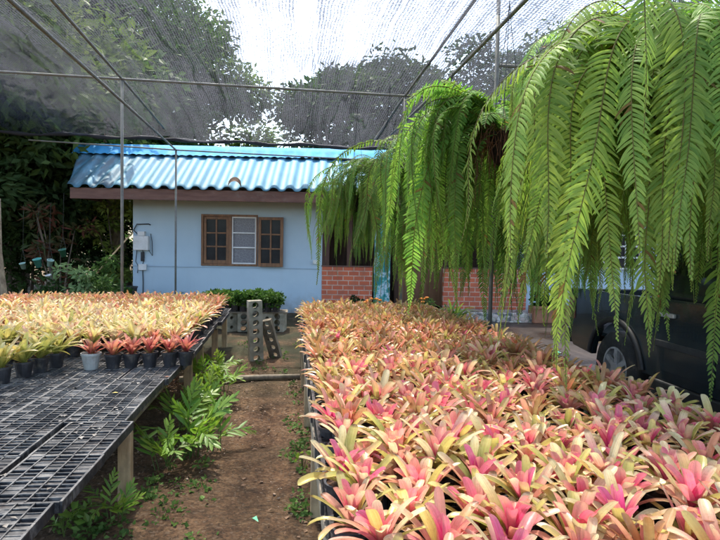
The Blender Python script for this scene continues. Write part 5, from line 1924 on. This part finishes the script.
# ------------------------------------------------------------------ pickup
def pickup():
    TW = atz(613, 368, 0.40)
    t_ = empty('pickup_truck', (TW.x + 0.89, TW.y + 0.93, 0.036), 0, 'dark pickup parked beside the pink bromeliads, rear wheel and side showing behind fern tips', 'pickup')
    # local: y runs from the tail (0) to the nose (-5.1); x -0.88 (near side) .. 0.88
    R0, R1, WR = -0.93, -4.0, 0.36

    def side_poly(ya, yb, ztop, zbot, arch=None):
        pts = [(ya, zbot)]
        if arch is not None:
            n = 14
            ar = WR + 0.09
            dz_ = zbot - WR
            a0 = math.asin(max(-1, min(1, dz_ / ar)))
            for k in range(n + 1):
                a = (PI - a0) + (a0 - (PI - a0)) * k / n
                pts.append((arch - ar * math.cos(a) * -1 if False else arch + ar * math.cos(PI - a), WR + ar * math.sin(a)))
        pts += [(yb, zbot)]
        return pts, ztop

    def panel(name, poly, x, mat, parent, th=0.05, bev=0.02):
        m_ = MB()
        n = len(poly)
        vs = [(x, p[0], p[1]) for p in poly] + [(x + th, p[0], p[1]) for p in poly]
        m_.add(vs, [tuple(range(n)), tuple(range(2 * n - 1, n - 1, -1))] + [(i, n + i, n + (i + 1) % n, (i + 1) % n) for i in range(n)])
        return m_.build(name, mat, parent, bevel=bev)

    def arch_pts(c, zb, down=False):
        ar = WR + 0.085
        a0 = math.asin((zb - WR) / ar)
        out = []
        n = 16
        for k in range(n + 1):
            a = a0 + (PI - 2 * a0) * k / n
            out.append((c + ar * math.cos(a), WR + ar * math.sin(a)))
        return out
    zb = 0.42
    # body: bed sides, cab lower, nose as one mesh
    body = MB()
    for s, x in ((-1, -0.88), (1, 0.82)):
        poly = [(0.0, 0.55), (0.0, 1.02), (-0.02, 1.07), (-1.44, 1.09), (-1.44, 1.10), (-3.52, 1.12), (-3.6, 1.12), (-4.9, 1.0), (-5.05, 0.85), (-5.08, 0.5)]
        low = [(-4.98, zb)] + arch_pts(R1, zb)[::-1] + arch_pts(R0, zb)[::-1] + [(-0.1, 0.45)]
        poly = poly + low
        n = len(poly)
        # slight barrel: bulge the middle heights
        vs = []
        for xo in (x, x + 0.06):
            vs += [(xo, p[0], p[1]) for p in poly]
        body.add(vs, [tuple(range(n)), tuple(range(2 * n - 1, n - 1, -1))] + [(i, n + i, n + (i + 1) % n, (i + 1) % n) for i in range(n)])
    body.span((-0.818, -1.42, 0.62), (0.818, -0.06, 0.66))
    body.span((-0.818, -1.50, 0.62), (0.818, -1.43, 1.09))
    body.span((-0.818, -5.0, 0.46), (0.818, -3.55, 0.9))
    body.add([(-0.818, -3.5, 1.11), (0.818, -3.5, 1.11), (0.818, -4.9, 0.985), (-0.818, -4.9, 0.985), (-0.818, -3.5, 0.91), (0.818, -3.5, 0.91), (0.818, -4.9, 0.91), (-0.818, -4.9, 0.91)], [(0, 1, 2, 3), (7, 6, 5, 4), (0, 4, 5, 1), (1, 5, 6, 2), (2, 6, 7, 3), (3, 7, 4, 0)])
    body.span((-0.818, -5.07, 0.5), (0.818, -5.003, 0.98))
    body.span((-0.818, -3.5, 0.42), (0.818, -1.52, 0.5))
    body.build('body', M['paint'], t_, bevel=0.014)
    # cab
    m_ = MB()
    zr = 1.76
    lo = [(-1.5, 1.115), (-3.52, 1.125)]
    hi = [(-1.72, zr - 0.05), (-2.86, zr - 0.04)]

    def ring(z, y0, y1, x):
        return [(-x, y0, z), (x, y0, z), (x, y1, z), (-x, y1, z)]
    vs = ring(1.10, -1.50, -3.55, 0.86) + ring(1.30, -1.53, -3.25, 0.83) + ring(1.70, -1.62, -2.78, 0.70) + ring(1.765, -1.74, -2.62, 0.62)
    fs = []
    for k in range(3):
        for i in range(4):
            j = (i + 1) % 4
            fs.append((k * 4 + i, k * 4 + j, (k + 1) * 4 + j, (k + 1) * 4 + i))
    fs += [(3, 2, 1, 0), (12, 13, 14, 15)]
    m_.add(vs, fs)
    m_.build('cab_roof', M['paint'], t_, bevel=0.03)
    # side windows: panes sitting 3 mm proud of the cab side

    def sidepane(name, ya0, ya1, yb0, yb1, s):
        z0, z1 = 1.16, 1.66
        xo = lambda z: 0.86 + (z - 1.10) * -0.15 if z <= 1.3 else 0.83 - (z - 1.3) * 0.325
        vs = []
        for off in (0.006, -0.004):
            for (y, z) in ((ya0, z0), (ya1, z0), ((ya1 * 0.4 + yb1 * 0.6), 1.3), (yb1, z1), (yb0, z1), ((ya0 * 0.7 + yb0 * 0.3), 1.3)):
                vs.append((s * (xo(z) + off), y, z))
        n = 6
        m2 = MB()
        m2.add(vs, [tuple(range(n)), tuple(range(2 * n - 1, n - 1, -1))] + [(i, n + i, n + (i + 1) % n, (i + 1) % n) for i in range(n)])
        return m2.build(name, M['glass'], t_)
    for s in (-1, 1):
        sidepane('side_window', -1.60, -2.24, -1.70, -2.22, s)
        sidepane('side_window', -2.34, -3.24, -2.32, -2.74, s)
    m_ = MB()
    m_.add([(-0.72, -3.50, 1.15), (0.72, -3.50, 1.15), (0.60, -2.83, 1.68), (-0.60, -2.83, 1.68), (-0.72, -3.47, 1.13), (0.72, -3.47, 1.13), (0.60, -2.80, 1.66), (-0.60, -2.80, 1.66)], [(0, 1, 2, 3), (7, 6, 5, 4), (0, 4, 5, 1), (1, 5, 6, 2), (2, 6, 7, 3), (3, 7, 4, 0)])
    m_.build('windscreen', M['glass'], t_)
    m_ = MB()
    m_.add([(-0.70, -1.525, 1.18), (0.70, -1.525, 1.18), (0.62, -1.60, 1.64), (-0.62, -1.60, 1.64), (-0.70, -1.545, 1.18), (0.70, -1.545, 1.18), (0.62, -1.62, 1.64), (-0.62, -1.62, 1.64)], [(3, 2, 1, 0), (4, 5, 6, 7), (0, 4, 5, 1), (1, 5, 6, 2), (2, 6, 7, 3), (3, 7, 4, 0)])
    m_.build('rear_window', M['glass'], t_)
    # doors: panels standing 6 mm proud, leaving shut lines
    for s in (-1, 1):
        x = -0.894 if s < 0 else 0.880
        for ya, yb in ((-1.56, -2.28), (-2.295, -3.42)):
            q = panel('door', [(ya, 1.085), (yb, 1.10), (yb, 0.50), (ya - (0.10 if ya > -2 else 0), 0.50), (ya, 0.72)], x, M['paint'], t_, 0.014, 0.006)
            m_ = MB()
            hy_ = ya - 0.18
            m_.span((s * 0.895, hy_ - 0.10, 0.955), (s * 0.925, hy_ + 0.10, 0.99))
            m_.build('handle', M['alloy'], q, bevel=0.008)
        m_ = MB()
        m_.span((s * 0.90, -3.30, 1.10), (s * 1.08, -3.22, 1.26)).span((s * 0.86, -3.28, 1.12), (s * 0.90, -3.24, 1.16))
        m_.build('wing_mirror', M['trim'], t_, bevel=0.02)
        for c in (R0, R1):
            ao = arch_pts(c, 0.44)
            m_ = MB()
            vs, fs = [], []
            for (yy, zz) in ao:
                dy, dz2 = yy - c, zz - WR
                q2 = 1 + 0.055 / math.hypot(dy, dz2)
                for k, xo in ((1.0, 0.885), (1.0, 0.91), (q2, 0.90), (q2, 0.885)):
                    vs.append((s * xo, c + dy * k, WR + dz2 * k))
            for i in range(len(ao) - 1):
                for k in range(4):
                    a_ = i * 4 + k
                    b_ = i * 4 + (k + 1) % 4
                    fs.append((a_, b_, b_ + 4, a_ + 4))
            m_.add(vs, fs)
            m_.build('wheel_arch_flare', M['trim'], t_, True)
            e = MB()
            xc = s * 0.76
            e.lathe([(0.21, -0.115), (0.33, -0.12), (WR - 0.006, -0.095), (WR, -0.05), (WR, 0.05), (WR - 0.006, 0.095), (0.33, 0.12), (0.21, 0.115), (0.205, 0.0), (0.21, -0.115)], 36, (0, 0, 0), 'X', None, False)
            wv = e.build('wheel', M['tyre'], t_, True, loc=(xc, c, WR))
            e = MB()
            e.lathe([(0.0, s * 0.03), (0.20, s * 0.03), (0.208, s * 0.117), (0.19, s * 0.117), (0.185, s * 0.05), (0.0, s * 0.048)], 32, (0, 0, 0), 'X')
            for k in range(6):
                a = 2 * PI * k / 6
                rot = Matrix.Rotation(a, 3, 'X')
                cx = rot @ Vector((s * 0.095, 0, 0.105))
                e.box(cx, (0.03, 0.05, 0.17), rot)
            e.lathe([(0.0, s * 0.05), (0.055, s * 0.052), (0.05, s * 0.125), (0, s * 0.127)], 20, (0, 0, 0), 'X')
            e.build('rim', M['alloy'], wv)
            # inner liner
        m_ = MB()
        m_.span((s * 0.878, -0.13, 0.74), (s * 0.893, 0.004, 1.0)).span((s * 0.70, 0.002, 0.74), (s * 0.8775, 0.016, 1.0))
        m_.build('tail_light', M['tail'], t_, bevel=0.008)
        m_ = MB()
        m_.span((s * 0.55, -5.10, 0.74), (s * 0.85, -5.072, 0.90))
        m_.build('headlight', M['lens'], t_, bevel=0.01)
    m_ = MB()
    m_.span((-0.69, -0.05, 0.60), (0.69, 0.004, 1.06))
    m_.build('tailgate', M['paint'], t_, bevel=0.012)
    m_ = MB()
    m_.span((-0.86, 0.01, 0.46), (0.86, 0.14, 0.62))
    m_.build('rear_bumper', M['trim'], t_, bevel=0.02)
    m_ = MB()
    m_.span((-0.50, -5.10, 0.62), (0.50, -5.073, 0.92))
    m_.build('grille', M['trim'], t_, bevel=0.01)
    m_ = MB()
    m_.span((-0.86, -5.20, 0.44), (0.86, -5.09, 0.60))
    m_.build('front_bumper', M['trim'], t_, bevel=0.03)
    for s in (-1, 1):
        m_ = MB()
        m_.span((s * 0.8955, -3.40, 0.70), (s * 0.908, -1.58, 0.755))
        m_.build('side_moulding', M['trim'], t_, bevel=0.005)
        m_ = MB()
        m_.span((s * 0.84, -3.45, 0.27), (s * 0.90, -1.5, 0.415))  # black strip added to darken the bright gap below the sills
        m_.build('sill_shade_strip', M['trim'], t_, bevel=0.015)
    m_ = MB()
    m_.span((-0.6, -4.7, 0.30), (0.6, -0.2, 0.44))
    m_.build('chassis', M['trim'], t_)


pickup()
